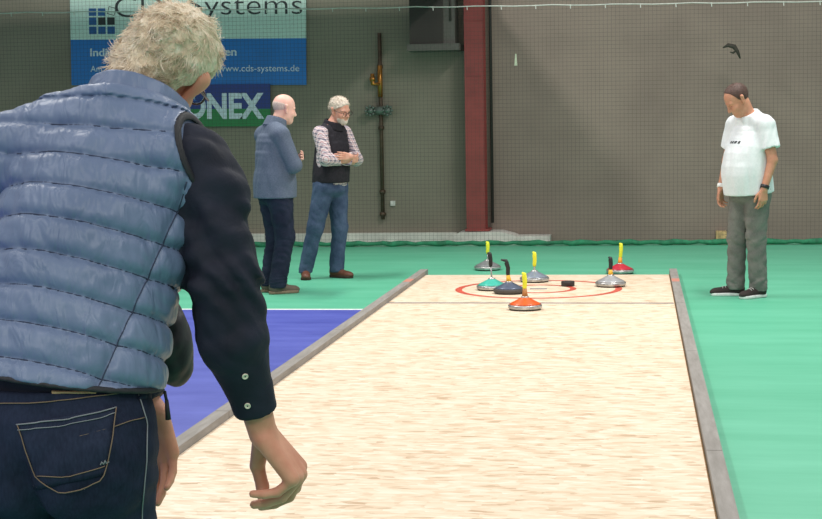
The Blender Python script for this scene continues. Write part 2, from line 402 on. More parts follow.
def chain(p, secs, k=.012, sub=3, e=2.0, cap=.6):
    """secs: (centre, half width, half depth, yaw of the right axis in degrees)"""
    S = []
    n = len(secs)
    C = [np.array(s[0], f32) for s in secs]
    for i in range(n-1):
        for j in range(sub):
            t = j/sub
            p0, p1, p2, p3 = C[max(i-1, 0)], C[i], C[i+1], C[min(i+2, n-1)]
            c = .5*((2*p1)+(p2-p0)*t+(2*p0-5*p1+4*p2-p3)*t*t+(-p0+3*p1-3*p2+p3)*t**3)
            s = t*t*(3-2*t)
            S.append((c,)+tuple(secs[i][m]*(1-s)+secs[i+1][m]*s for m in (1, 2, 3)))
    S.append((C[-1],)+tuple(secs[-1][1:4]))
    out = None
    for (a, w0, d0, y0), (b, w1, d1, y1) in zip(S[:-1], S[1:]):
        nn = b-a; L = np.linalg.norm(nn); nh = nn/L
        q = p-a; l = q@nh; t = np.clip(l/L, 0, 1); over = l-t*L
        R = yawR((y0+y1)/2); R = R-nh*(R@nh); R /= np.linalg.norm(R); Fd = np.cross(nh, R)
        w = w0+(w1-w0)*t; dd = d0+(d1-d0)*t
        u = np.abs(q@R)/w; v = np.abs(q@Fd)/dd
        m = np.minimum(w, dd); o = over/(m*cap)
        kk = np.sqrt((u**e+v**e)**(2/e)+o*o)
        d = (kk-1)*m
        out = d if out is None else np.minimum(out, d)
    return out
def bounded(p, fn, c, r, mar=.05):
    d = np.linalg.norm(p-np.asarray(c, f32), axis=1)-r
    out = d+mar; m = d < mar
    if m.any(): out[m] = np.minimum(fn(p[m]), out[m]+1)
    return out
_rs = np.random.RandomState(7)
_WK = _rs.normal(size=(40, 3)).astype(f32); _WP = (_rs.rand(40)*6.28).astype(f32)
def folds(p, freq, amp, seed=0, st=(1, 1, 1), ridge=True):
    q = p*np.asarray(st, f32)*freq; d = 0
    wq = q+.6*np.sin(q[:, [1, 2, 0]]*1.1+seed)
    for i in range(5):
        k = _WK[(seed*5+i) % 40]; s = np.sin(wq@k*(1+.35*i)+_WP[(seed*5+i) % 40])
        d = d+(1-2*np.abs(s) if ridge else s)/(1+.35*i)
    return d*amp/3
def sculpt(name, fn, lo, hi, h, mat, parent=None, relax=1, rule=None):
    lo = np.array(lo, float); hi = np.array(hi, float); nb = np.ceil((hi-lo)/(8*h)).astype(int)
    ax = [lo[i]+(np.arange(nb[i])+.5)*8*h-.5*h for i in range(3)]
    cen = np.stack(np.meshgrid(*ax, indexing='ij'), -1).reshape(-1, 3).astype(f32)
    d = fn(cen)
    keep = np.where(np.abs(d) < 8*h*.9*1.9+.012)[0]
    G = np.empty((len(cen), 8, 8, 8), f32); G[:] = np.sign(d)[:, None, None, None]
    off = (np.stack(np.meshgrid(*[np.arange(8)]*3, indexing='ij'), -1).reshape(-1, 3)-3.5)*h
    off = off.astype(f32)
    for s in range(0, len(keep), 300):
        kk = keep[s:s+300]; pts = (cen[kk][:, None, :]+off[None]).reshape(-1, 3)
        G[kk] = fn(pts).reshape(-1, 8, 8, 8)
    G = G.reshape(nb[0], nb[1], nb[2], 8, 8, 8).transpose(0, 3, 1, 4, 2, 5).reshape(nb*8)
    I = (G < 0)
    cnt = np.zeros(np.array(G.shape)-1, np.uint8)
    for i in (0, 1):
        for j in (0, 1):
            for k in (0, 1): cnt += I[i:I.shape[0]-1+i, j:I.shape[1]-1+j, k:I.shape[2]-1+k]
    act = np.argwhere((cnt > 0) & (cnt < 8)); idx = -np.ones(cnt.shape, np.int64); idx[tuple(act.T)] = np.arange(len(act))
    corners = [(i, j, k) for i in (0, 1) for j in (0, 1) for k in (0, 1)]
    val = np.stack([G[act[:, 0]+c[0], act[:, 1]+c[1], act[:, 2]+c[2]] for c in corners], 1)
    acc = np.zeros((len(act), 3)); num = np.zeros(len(act))
    for a in range(8):
        for b in range(a+1, 8):
            df = np.array(corners[b])-np.array(corners[a])
            if np.abs(df).sum() != 1: continue
            va, vb = val[:, a], val[:, b]; m = (va < 0) != (vb < 0)
            t = np.where(m, va/np.where(m, va-vb, 1), 0)
            acc += np.where(m[:, None], np.array(corners[a])+t[:, None]*df, 0); num += m
    vert = act+acc/np.maximum(num, 1)[:, None]
    quads = []
    for axn in range(3):
        s0 = [slice(None)]*3; s1 = [slice(None)]*3; s0[axn] = slice(0, -1); s1[axn] = slice(1, None)
        A = I[tuple(s0)]; Bm = I[tuple(s1)]
        e = np.argwhere(A != Bm); b, c = [(1, 2), (2, 0), (0, 1)][axn]
        e = e[(e[:, b] > 0) & (e[:, c] > 0) & (e[:, b] < cnt.shape[b]) & (e[:, c] < cnt.shape[c])]
        flip = A[tuple(e.T)]
        def at(db, dc):
            g = e.copy(); g[:, b] -= db; g[:, c] -= dc; return idx[tuple(g.T)]
        q = np.stack([at(1, 1), at(0, 1), at(0, 0), at(1, 0)], 1)
        q[~flip] = q[~flip][:, ::-1]; quads.append(q)
    quads = np.concatenate(quads); quads = quads[(quads >= 0).all(1)]
    vert = lo+vert*h
    for _ in range(relax):
        s = np.zeros_like(vert); n = np.zeros(len(vert))
        for a in range(4):
            for o in (1, 3):
                np.add.at(s, quads[:, a], vert[quads[:, (a+o) % 4]]); np.add.at(n, quads[:, a], 1)
        vert = .5*vert+.5*s/np.maximum(n, 1)[:, None]
    me = bpy.data.meshes.new(name)
    me.vertices.add(len(vert)); me.vertices.foreach_set('co', vert.astype(f32).ravel())
    me.loops.add(quads.size); me.loops.foreach_set('vertex_index', quads.astype(np.int32).ravel())
    me.polygons.add(len(quads)); me.polygons.foreach_set('loop_start', np.arange(0, quads.size, 4, dtype=np.int32))
    me.update(calc_edges=True); me.polygons.foreach_set('use_smooth', np.ones(len(quads), bool))
    if isinstance(mat, (list, tuple)) and rule is not None:
        fc = vert[quads].mean(1).astype(f32); me.polygons.foreach_set('material_index', rule(fc).astype(np.int32))
    return link(name, me, mat, parent)
def march(o, d, fn, far=1.2):
    """first hit of the rays (o, d) with the surface of fn, going inward"""
    o = np.array(o, f32); d = np.array(d, f32); d = d/np.linalg.norm(d, axis=-1, keepdims=True)
    o = np.atleast_2d(o); d = np.broadcast_to(d, o.shape); t = np.zeros(len(o), f32)
    for _ in range(90): t += np.clip(fn(o+d*t[:, None])*.6, -.02, .05)
    return o+d*t[:, None]
def normal(p, fn, e=.003):
    g = np.stack([fn(p+np.array(v, f32)*e)-fn(p-np.array(v, f32)*e) for v in ((1, 0, 0), (0, 1, 0), (0, 0, 1))], 1)
    return g/np.linalg.norm(g, axis=1, keepdims=True)

# ------------------------------------------------------------------ anatomy
def rot(pitch, roll, yaw):
    """head frame: pitch down, roll to its right, yaw to the left (degrees); columns are right, forward, up"""
    return np.array(Matrix.Rotation(math.radians(yaw), 3, 'Z') @ Matrix.Rotation(math.radians(roll), 3, 'Y') @ Matrix.Rotation(math.radians(-pitch), 3, 'X'), dtype=f32)
def head_sdf(p, c, R, s=1., full=0., es=1.):
    q = ((p-np.asarray(c, f32))@R)/s; ax = q*V(1, 1, 1); ax[:, 0] = np.abs(ax[:, 0])
    d = ell(q, (0, -.014, .034), (.075, .096, .086))
    d = smin(d, ell(q, (0, .022, -.045), (.060+full*.008, .070, .072)), .035)
    d = smin(d, ell(q, (0, .066, -.088), (.030, .028, .026)), .03)                      # chin
    d = smin(d, ell(ax, (.036, .058, -.028), (.026, .026, .026)), .02)                  # cheeks
    d = smin(d, cone(ax, (0, .080, .026), (.045, .066, .024), .010, .010), .014)        # brow
    d = smax(d, -ell(ax, (.032, .096, .004), (.019, .016, .012)), .012)                 # eye sockets
    d = smin(d, cone(q, (0, .083, .014), (0, .106, -.024), .0085, .0125), .010)         # nose
    d = smin(d, ell(ax, (.011, .094, -.028), (.008, .010, .008)), .008)
    d = smin(d, cone(ax, (0, .087, -.050), (.018, .078, -.052), .0062, .004), .006)     # lips
    d = smin(d, cone(ax, (0, .085, -.061), (.015, .077, -.060), .0068, .004), .006)
    d = smax(d, -cone(ax, (0, .096, -.0555), (.022, .082, -.057), .0022, .001), .004)
    ear = smax(cone(ax, (.078, -.004, -.008-.026*es), (.090, -.020, -.008+.030*es), .012*es, .016*es)+np.abs(ax[:, 0]-.082-.3*(-.008-ax[:, 1]))*.32, -ell(ax, (.095, -.006, -.002), (.010, .010, .020)), .005)
    d = smin(d, ear, .006)
    return d*s
def rodr(v, axis, ang):
    axis = nrm(axis); c, s = math.cos(ang), math.sin(ang); return v*c+np.cross(axis, v)*s+axis*(axis@v)*(1-c)
def hand_parts(wr, D, Pn, side, curl, s=1., thumb=None, spread=.08):
    """side +1 when the thumb lies along cross(D, Pn); curl: (mcp, pip, dip) per finger, index first"""
    D = nrm(D); Pn = np.asarray(Pn, f32); Pn = nrm(Pn-D*(Pn@D)); T = np.cross(D, Pn)*side
    wr = np.asarray(wr, f32); segs = []
    kn = []
    for i, (o, l, r) in enumerate(((.030, .092, .0098), (.0095, .096, .0100), (-.011, .091, .0096), (-.030, .083, .0086))):
        kn.append(wr+D*l*s+T*o*s)
    palm = []
    for i in range(4): palm.append((wr+T*(.016-.0107*i)*s+D*.008*s, kn[i]-D*.004*s, .0155*s, .0125*s))
    fl = ((.040, .025, .021), (.044, .028, .022), (.041, .026, .021), (.032, .020, .018))
    for i in range(4):
        p = kn[i]; ang = 0; r = (.0098, .0100, .0095, .0085)[i]*s; d0 = nrm(D+T*spread*(1.5-i)/1.5)
        axis = np.cross(D, Pn)
        for j in range(3):
            ang += math.radians(curl[i][j]); d = rodr(d0, axis, ang); q = p+d*fl[i][j]*s
            segs.append((p, q, r*(1-.07*j), r*(.93-.09*j))); p = q
    if thumb is None:
        b = wr+D*.022*s+T*.022*s+Pn*.006*s; m = b+nrm(D*.75+T*.62+Pn*.30)*.042*s; n = m+nrm(D*.95+T*.25+Pn*.25)*.032*s; e = n+nrm(D+T*.05+Pn*.3)*.024*s
    else: b, m, n, e = [np.asarray(v, f32) for v in thumb]
    segs += [(b, m, .0150*s, .0125*s), (m, n, .0115*s, .0105*s), (n, e, .0108*s, .0082*s)]
    return palm, segs
def hand_sdf(p, parts):
    palm, segs = parts
    d = un([cone(p, *a) for a in palm], .012)
    for i in range(4):
        fd = un([cone(p, *a) for a in segs[i*3:i*3+3]], .003); d = smin(d, fd, .006)
    return smin(d, un([cone(p, *a) for a in segs[12:]], .004), .010)
def hand_center(parts): 
    allp = np.array([a[0] for a in parts[0]+parts[1]]+[a[1] for a in parts[1]]); c = allp.mean(0); return c, float(np.linalg.norm(allp-c, axis=1).max()+.02)
def shoe(person, an, dr, up_mat, sole_mat, L=.28, lace=None):
    an = np.array(an, f32); dr = nrm((dr[0], dr[1], 0)); sd = V(dr[1], -dr[0], 0); z0 = an[2]-.085
    def P(f, s, z): return an+dr*f+sd*s+V(0, 0, z-.085)
    k = L/.28
    def up(p):
        q = p-V(an[0], an[1], z0)
        d = ell(p, P(-.02*k, 0, .045), (.046, .052, .05), np.stack([sd, dr, V(0, 0, 1)], 1))
        d = smin(d, cone(p, P(-.03, 0, .07), P(-.03, 0, .105), .043, .045), .03)
        d = smin(d, cone(p, P(.03*k, 0, .05), P(.155*k, .0, .030), .043, .034), .03)
        d = smin(d, ell(p, P(.145*k, 0, .032), (.045, .060, .030), np.stack([sd, dr, V(0, 0, 1)], 1)), .02)
        d = smax(d, -(q[:, 2]-.018), .004); return smax(d, q[:, 2]-.105, .006)
    def so(p):
        q = p-V(an[0], an[1], z0); f = q@dr; s = q@sd; t = np.clip((f+.04*k)/(.185*k), 0, 1)
        d2 = np.hypot(f-(-.04*k+t*.185*k), s)-(.041+.010*t)
        return smax(d2, np.abs(q[:, 2]-.014)-.014, .006)
    lo = np.array(an)-.25; hi = np.array(an)+.25; lo[2] = z0-.02; hi[2] = z0+.14
    s = sculpt('shoe', up, lo, hi, .006, up_mat, person); sculpt('sole', so, lo, hi, .005, sole_mat, s)
    if lace is not None:
        for i in range(4):
            f = .035+.022*i; a = np.stack([P(f*k, y, .16) for y in np.linspace(-.028, .028, 7)])
            h = march(a, (0, 0, -1), up)+V(0, 0, .002)
            obj('lace', tube(bmesh.new(), h, .003, 6), lace, s, True)
    return s
def eyes(person, c, R, white, iris):
    for sx in (-1, 1):
        bm = bmesh.new(); lathe(bm, [(0, -.0105)]+[(.0105*math.sin(t), -.0105*math.cos(t)) for t in np.linspace(.2, 2.4, 9)]+[(.0062, .0086)], 16)
        bm2 = bm
        o = obj('eye', bm2, white, person, True)
        M = Matrix([[*R[0]], [*R[1]], [*R[2]]]).to_4x4()
        pos = np.asarray(c, f32)+R@V(sx*.031, .0705, .002)
        o.matrix_local = Matrix.Translation(Vector(pos)) @ M @ Matrix.Rotation(-PI/2, 4, 'X')
        bm = bmesh.new(); lathe(bm, [(.0068, .0082), (.005, .0098), (0, .0112)], 14); i = obj('iris', bm, iris, o, True)
def glasses(person, c, R, frame, lens, rad=.023, thick=.0016, s=1.):
    c = np.asarray(c, f32); L = lambda x, y, z: c+R@V(x, y, z)*s
    bm = bmesh.new(); g = None
    for sx in (-1, 1):
        pts = [L(sx*.034+rad*1.12*math.cos(t), .1035-.004*abs(math.cos(t)), .002+rad*.82*math.sin(t)) for t in np.linspace(0, 2*PI, 24, endpoint=False)]
        tube(bm, pts, thick, 6, True)
    tube(bm, [L(-.012, .104, .006), L(0, .107, .009), L(.012, .104, .006)], thick, 6)
    for sx in (-1, 1):
        tube(bm, [L(sx*.058, .101, .009), L(sx*.072, .092, .010), L(sx*.081, .045, .012), L(sx*.083, .0, .014), L(sx*.081, -.02, -.002)], thick, 6)
    g = obj('glasses', bm, frame, person, True)
    for sx in (-1, 1):
        bm = bmesh.new(); vv = [bm.verts.new(L(sx*.034+rad*1.1*math.cos(t), .1035-.004*abs(math.cos(t)), .002+rad*.8*math.sin(t))) for t in np.linspace(0, 2*PI, 24, endpoint=False)]
        f = bm.faces.new(vv); bmesh.ops.solidify(bm, geom=[f], thickness=.0012); obj('lens', bm, lens, g)
    return g
def band(name, person, a, b, r, hw, mat, fat=.004):
    """a ring round a limb, centred at a with axis a-b"""
    a = Vector(a); ax = (Vector(b)-a).normalized(); u = ax.orthogonal().normalized(); v = ax.cross(u)
    bm = bmesh.new(); n = 28; prof = [(r, -hw), (r+fat, -hw), (r+fat, hw), (r, hw)]; rings = []
    for i in range(n):
        t = 2*PI*i/n; rings.append([bm.verts.new(a+(u*math.cos(t)+v*math.sin(t))*rr+ax*z) for rr, z in prof])
    for i in range(n):
        A, Bq = rings[i], rings[(i+1) % n]
        for k in range(4): bm.faces.new((A[k], A[(k+1) % 4], Bq[(k+1) % 4], Bq[k]))
    return obj(name, bm, mat, person, True)
M_SKIN = NT('skin', (206, 156, 134), .5, spec=.35)
M_SKIN.color(M_SKIN.ramp(M_SKIN.noise(22, 4), [(.3, (196, 138, 116)), (.7, (216, 166, 146))])); M_SKIN.bump(M_SKIN.noise(160, 3), .15, .002)
M_SKIN.b.inputs['Subsurface Weight'].default_value = .08; M_SKIN.b.inputs['Subsurface Radius'].default_value = (.01, .004, .002)
M_SKIN = M_SKIN.m
def skin(name, a, b):
    t = NT(name, a, .5, spec=.35); t.color(t.ramp(t.noise(20, 4), [(.3, a), (.7, b)])); t.bump(t.noise(170, 3), .2, .002)
    t.b.inputs['Subsurface Weight'].default_value = .06; t.b.inputs['Subsurface Radius'].default_value = (.01, .004, .002); return t.m
M_SKINPALE = skin('fair skin', (222, 172, 156), (234, 190, 174)); M_SKINRUDDY = skin('ruddy skin', (190, 128, 104), (208, 150, 124)); M_SKINTAN = skin('tanned skin', (184, 128, 102), (202, 146, 118))
M_EYE = plain('eye white', (226, 222, 216), .3); M_IRIS = plain('iris', (62, 56, 50), .2)
def cloth(name, lo, hi, rough=.85, scale=60, bump=.25, bs=25):
    t = NT(name, lo, rough, spec=.2); n = t.noise(scale, 5, .6); t.color(t.ramp(n, [(.3, lo), (.7, hi)]))
    t.bump(t.noise(bs, 6, .6, dist=.4), bump, .006); return t.m
def denim(name, lo, hi):
    t = NT(name, lo, .85, spec=.15); a = t.noise(7, 4, .6); b = t.noise(240, 2, .5, t.mapping((1, 1, .25)))
    m = t.math('ADD', t.math('MULTIPLY', a, .7), t.math('MULTIPLY', b, .3)); t.color(t.ramp(m, [(.35, lo), (.68, hi)])); t.bump(t.noise(26, 5, .6, dist=.5), .25, .006); return t.m

def strands(hr, capfn, hf, hc, RH, HS, NS, lens, mat, keep, SEG=8, rad=.0010, wav=1., seed=3, crown=(.012, -.055, .14), comb=None):
    rs = np.random.RandomState(seed); me = hr.data; nv = len(me.vertices); cov = np.empty(nv*3, f32); me.vertices.foreach_get('co', cov); cov = cov.reshape(-1, 3)
    qa = (cov-hc)@RH/HS; okv = np.where(keep(qa) & (hf(qa) > -.012))[0]
    root = cov[okv[rs.randint(0, len(okv), NS)]]; nn = normal(root, capfn)
    tang = root-(hc+RH@V(*crown)) if comb is None else np.broadcast_to(RH@V(*comb), root.shape)
    tang = tang-nn*(tang*nn).sum(1, keepdims=True); tang = tang/np.maximum(np.linalg.norm(tang, axis=1, keepdims=True), 1e-4)
    ql = (root-hc)@RH/HS
    bi = np.cross(nn, tang); lock = np.sin(ql[:, :1]*55+2*np.sin(ql[:, 1:2]*45))+np.sin(ql[:, 2:]*48+1.5*np.sin(ql[:, :1]*60)); lock = lock*wav
    dcur = tang+bi*lock*.55+nn*.05+rs.normal(size=root.shape)*.12
    dcur /= np.linalg.norm(dcur, axis=1, keepdims=True)
    Ls = rs.uniform(*lens, (NS, 1)); curl = (rs.uniform(-1, 1, (NS, 1))*.5+lock*.35)*wav
    rings = []; p = root-nn*.003
    for k in range(SEG):
        tt = k/(SEG-1); r = rad*(1-.75*tt); u = nn; v = np.cross(dcur, u)
        rings.append(np.stack([p+r*(u*math.cos(a)+v*math.sin(a)) for a in (0, 2.094, 4.189)], 1))
        p = p+dcur*Ls/(SEG-1); dcur = dcur+np.cross(nn, dcur)*curl*.34-nn*(.16*tt)+nn*.06*(1-tt); dcur = dcur/np.linalg.norm(dcur, axis=1, keepdims=True)
    R4 = np.stack(rings, 1).reshape(-1, 3)
    base = (np.arange(NS)*SEG*3)[:, None, None]; kk = (np.arange(SEG-1)*3)[None, :, None]; a3 = np.arange(3)[None, None, :]; b3 = (a3+1) % 3
    fq = np.stack([base+kk+a3, base+kk+b3, base+kk+3+b3, base+kk+3+a3], -1).reshape(-1, 4)
    me = bpy.data.meshes.new('hair_strands'); me.vertices.add(len(R4)); me.vertices.foreach_set('co', R4.astype(f32).ravel())
    me.loops.add(fq.size); me.loops.foreach_set('vertex_index', fq.astype(np.int32).ravel()); me.polygons.add(len(fq)); me.polygons.foreach_set('loop_start', np.arange(0, fq.size, 4, dtype=np.int32))
    me.update(calc_edges=True); me.polygons.foreach_set('use_smooth', np.ones(len(fq), bool))
    o = link('hair_strands', me, mat, hr); o['kind'] = 'stuff'; return o
# ------------------------------------------------------------------ people standing at the far end
def body_fn(J, hd, R, hs, hands, fat=1.0, full=0., es=1.):
    def fn(p):
        d = chain(p, J['torso'], k=.02)
        for s in 'LR':
            d = smin(d, limb(p, [J['hip'+s], J['kn'+s], J['an'+s]], [.085, .055, .036], .02), .03)
            a = J['an'+s]; fd = J['ft'+s]
            d = smin(d, cone(p, (a[0], a[1], a[2]-.035), (a[0]+fd[0]*.15, a[1]+fd[1]*.15, a[2]-.055), .034, .024), .02)
            d = smin(d, limb(p, [J['sh'+s], J['el'+s], J['wr'+s]], [.052, .042, .028], .015), .025); d = smin(d, cone(p, (J['nk'][0], J['nk'][1], J['nk'][2]+.02), J['sh'+s], .058, .042), .03)
        d = smin(d, cone(p, J['nk'], np.asarray(hd, f32)+R@V(0, -.02, -.05), .066, .062), .03)
        d = smin(d, bounded(p, lambda q: head_sdf(q, hd, R, hs, full, es), hd, .16), .018)
        for h in hands:
            c, r = hand_center(h); d = smin(d, bounded(p, lambda q: hand_sdf(q, h), c, r), .012)
        return d
    return fn
def slim(secs, k): return [(s[0], s[1]-k, s[2]-k, s[3]) for s in secs]
STR = [(10, 15, 10)]*4; REST = [(18, 28, 18), (22, 32, 20), (26, 34, 20), (30, 36, 22)]
def hair_cap(p, c, R, s, fn):
    q = ((p-np.asarray(c, f32))@R)/s; return fn(q)*s

def pants_fn(J, top, pelvis, rs, seed, hem=.055):
    def fn(p):
        d = chain(p, pelvis, k=.02)
        for s in 'LR':
            w = limb(p, [J['hip'+s], J['kn'+s], J['an'+s]], rs, .03)
            d = smin(d, w, .03)
        lowz = p[:, 2]
        d = d+folds(p, 13, .008, seed, (1.2, 1.2, .9))+folds(p, 30, .008, seed+1, (.6, .6, 1.7))*(np.clip((.26-lowz)/.2, 0, 1)+.5*np.exp(-((lowz-.47)/.08)**2))
        d = smax(d, lowz-top, .004)
        return smax(d, hem-lowz, .004)
    return fn

# -- man in the grey blue jacket (faces right and a little away, arms crossed)
M_JACKA = cloth('grey blue fleece', (84, 95, 112), (102, 113, 130), .9, 90, .3)
M_DARKNAVY = plain('dark collar lining', (34, 36, 46), .8)
M_JEANA = denim('dark indigo denim', (26, 30, 46), (44, 50, 68))
M_SHOEA = plain('brown grey suede', (92, 80, 68), .8); M_SOLEA = plain('tan sole', (126, 108, 88), .7)
M_HAIRG = plain('short grey hair', (200, 180, 168), .8, var=.10, scale=120, bump=.4)
YA = 25
A = dict(hipL=(-.09, -.065, .90), hipR=(.09, -.065, .90), knL=(-.095, -.025, .50), knR=(.095, -.02, .50), anL=(-.10, -.10, .085), anR=(.10, -.11, .085),
         ftL=(-.1, 1), ftR=(.1, 1), shL=(-.185, -.08, 1.415), shR=(.185, -.08, 1.415), elL=(-.235, .02, 1.15), elR=(.24, .015, 1.145),
         wrL=(.03, .185, 1.215), wrR=(-.01, .16, 1.165), nk=(0, -.05, 1.45))
TA = [((0, -.07, .88), .165, .125, 0), ((0, -.06, 1.05), .155, .13, 0), ((0, -.075, 1.22), .165, .12, 0), ((0, -.09, 1.36), .165, .09, 0), ((0, -.075, 1.44), .09, .06, 0)]
A['torso'] = TA
ga = V(-3.175, 13.137, 0)
hA = V(0, .05, 1.643); RA = rot(16, 0, -4)
handLA = hand_parts(A['wrL'], (.9, -.25, .12), (-.25, -.95, .0), 1, STR); handRA = hand_parts(A['wrR'], (-.95, -.1, .25), (.1, -.9, .2), -1, STR)
fb = body_fn(A, hA, RA, 1.07, [handLA, handRA], full=.6)
pa = sculpt('person', fb, (-.36, -.32, 0), (.36, .32, 1.83), .0052, M_SKINPALE)
pa.location = ga; pa.rotation_euler = (0, 0, math.radians(13.59-90+YA))
tag(pa, 'bald man in grey blue jacket with crossed arms beside the man in plaid', 'person', 'spectators standing by the lane')
sculpt('jeans', pants_fn(A, 1.02, [((0, -.07, .86), .18, .135, 0), ((0, -.065, 1.03), .175, .14, 0)], [.118, .082, .075], 2), (-.3, -.3, .03), (.3, .25, 1.1), .007, M_JEANA, pa)
for s in 'LR': shoe(pa, A['an'+s], A['ft'+s], M_SHOEA, M_SOLEA, .29)
JA = [((0, -.068, .82), .222, .185, 0), ((0, -.06, 1.0), .218, .185, 0), ((0, -.065, 1.2), .20, .16, 0), ((0, -.085, 1.35), .195, .12, 0), ((0, -.075, 1.435), .11, .08, 0)]
def jack(p):
    d = chain(p, JA, k=.02)
    d = smin(d, cone(p, A['shL'], A['shR'], .066, .066), .03)
    for s in 'LR': d = smin(d, limb(p, [A['sh'+s], A['el'+s], A['wr'+s]], [.075, .066, .050], .02), .02)
    for s in 'LR': d = smin(d, cone(p, (0, -.06, 1.485), A['sh'+s], .085, .068), .03)
    d = d+folds(p, 11, .007, 3, (1.4, 1.4, .35))
    for s in 'LR':
        w = np.asarray(A['wr'+s], f32); n = nrm(w-np.asarray(A['el'+s], f32)); d = smax(d, np.where(np.linalg.norm(p-w, axis=1) < .12, (p-w)@n+.02, -1), .004)
    d = smax(d, .855-p[:, 2], .006); d = smax(d, (p-V(0, -.05, 1.525))@nrm((0, .45, 1)), .006)
    return d
ja = sculpt('jacket', jack, (-.4, -.34, .8), (.4, .34, 1.6), .0075, M_JACKA, pa)
def collar(c, ax, r0, r1, hgt, th=.010):
    c = V(*c); ax = nrm(ax)
    def fn(p):
        q = p-c; l = q@ax; rad = np.linalg.norm(q-l[:, None]*ax, axis=1); t = np.clip(l/hgt, 0, 1)
        return smax(np.abs(rad-(r0+(r1-r0)*t))-th, np.abs(l-hgt/2)-hgt/2, .006)
    return fn
sculpt('collar', collar((0, -.055, 1.475), (0, .32, 1), .100, .080, .095), (-.16, -.2, 1.38), (.16, .12, 1.58), .005, M_JACKA, ja)
sculpt('collar_lining', collar((0, -.052, 1.485), (0, .32, 1), .086, .068, .090, .007), (-.16, -.2, 1.38), (.16, .12, 1.58), .005, M_DARKNAVY, ja)
def hfA(q):
    d = ell(q, (0, -.016, .032), (.0765, .0975, .084)); z0 = np.interp(q[:, 1], [-.06, -.01, .03, .06], [-.055, .005, -.005, .03])
    return smax(smax(d, z0-q[:, 2], .01), smax(q[:, 2]-.040, q[:, 1]-.005, .01), .01)
sculpt('hair', lambda p: hair_cap(p, hA, RA, 1.07, hfA), hA-V(.12, .14, .12), hA+V(.12, .14, .14), .004, M_HAIRG, pa)
eyes(pa, hA, RA, M_EYE, M_IRIS)
M_WATCH = plain('black watch', (26, 26, 28), .35)
wv = np.asarray(A['wrL'], f32); band('wristwatch', pa, wv+V(.0, 0, .0), wv+V(.9, -.25, .12), .030, .012, M_WATCH, .006)

# -- man with the plaid sleeves and black vest (faces right and towards us)
def plaid(name):
    t = NT(name, (214, 206, 206), .85, spec=.15); s = t.node('ShaderNodeSeparateXYZ'); t.l.new(t.tc.outputs['Object'], s.inputs[0])
    def stripes(v, per, wd, ph=0.):
        m = t.math('FRACT', t.math('MULTIPLY', t.math('ADD', v, 10+ph), 1/per)); return t.math('LESS_THAN', m, wd)
    u = t.math('ADD', s.outputs[0], t.math('MULTIPLY', s.outputs[1], .8)); vv = t.math('ADD', s.outputs[2], t.math('MULTIPLY', s.outputs[1], .25))
    a = stripes(u, .036, .42); b = stripes(vv, .036, .42); c2 = stripes(u, .036, .14, .012); e2 = stripes(vv, .036, .14, .012)
    c = t.mix(t.math('MULTIPLY', t.math('ADD', a, b), .42), (222, 214, 214), (62, 48, 84)); c = t.mix(t.math('MULTIPLY', t.math('MAXIMUM', c2, e2), .55), c, (150, 52, 68))
    t.color(c); return t.m
M_PLAID = plaid('red and navy plaid cotton'); M_VESTB = cloth('black fleece', (34, 33, 38), (48, 46, 52), .9)
M_JEANB = denim('washed blue denim', (50, 63, 88), (84, 100, 126)); M_SHOEB = plain('brown leather', (96, 54, 36), .55); M_SOLEB = plain('dark brown sole', (60, 40, 30), .7)
M_HAIRW = plain('white grey hair', (200, 188, 174), .75, var=.12, scale=90, bump=.5)
Bj = dict(hipL=(-.09, 0, .90), hipR=(.09, -.01, .90), knL=(-.085, .03, .50), knR=(.155, -.08, .50), anL=(-.04, .015, .085), anR=(.175, -.20, .085),
          ftL=(0, 1), ftR=(.75, .66), shL=(-.205, .02, 1.415), shR=(.17, .02, 1.415), elL=(-.265, .115, 1.15), elR=(.215, .125, 1.165),
          wrL=(.0, .255, 1.185), wrR=(-.04, .235, 1.145), nk=(-.02, .03, 1.47))
Bj['torso'] = [((0, -.0, .88), .165, .125, 0), ((0, .0, 1.05), .155, .13, 0), ((-.015, .01, 1.22), .165, .125, 0), ((-.02, .015, 1.38), .165, .09, 0), ((-.02, .02, 1.46), .09, .06, 0)]
YB = -40
vb = math.radians(12.12); gb = V(-3.082+.107*math.cos(vb), 14.347+.107*math.sin(vb), 0)
hB = V(-.035, .11, 1.628); RB = rot(18, 4, -6)
hLB = hand_parts(Bj['wrL'], (.95, -.2, .1), (-.2, -.95, 0), 1, STR); hRB = hand_parts(Bj['wrR'], (-.95, -.1, .2), (.1, -.9, .2), -1, STR)
pb = sculpt('person', body_fn(Bj, hB, RB, 1.05, [hLB, hRB], full=1.), (-.36, -.4, 0), (.36, .4, 1.83), .0052, M_SKIN)
pb.location = gb; pb.rotation_euler = (0, 0, math.radians(12.12-90+YB))
tag(pb, 'grey haired man with glasses, black vest over plaid shirt, arms crossed', 'person', 'spectators standing by the lane')
jb = sculpt('jeans', pants_fn(Bj, 1.02, [((0, 0, .87), .178, .135, 0), ((0, .0, 1.03), .172, .14, 0)], [.108, .076, .066], 5), (-.32, -.4, .03), (.34, .3, 1.1), .007, M_JEANB, pb)
for s in 'LR': shoe(pb, Bj['an'+s], Bj['ft'+s], M_SHOEB, M_SOLEB, .28)
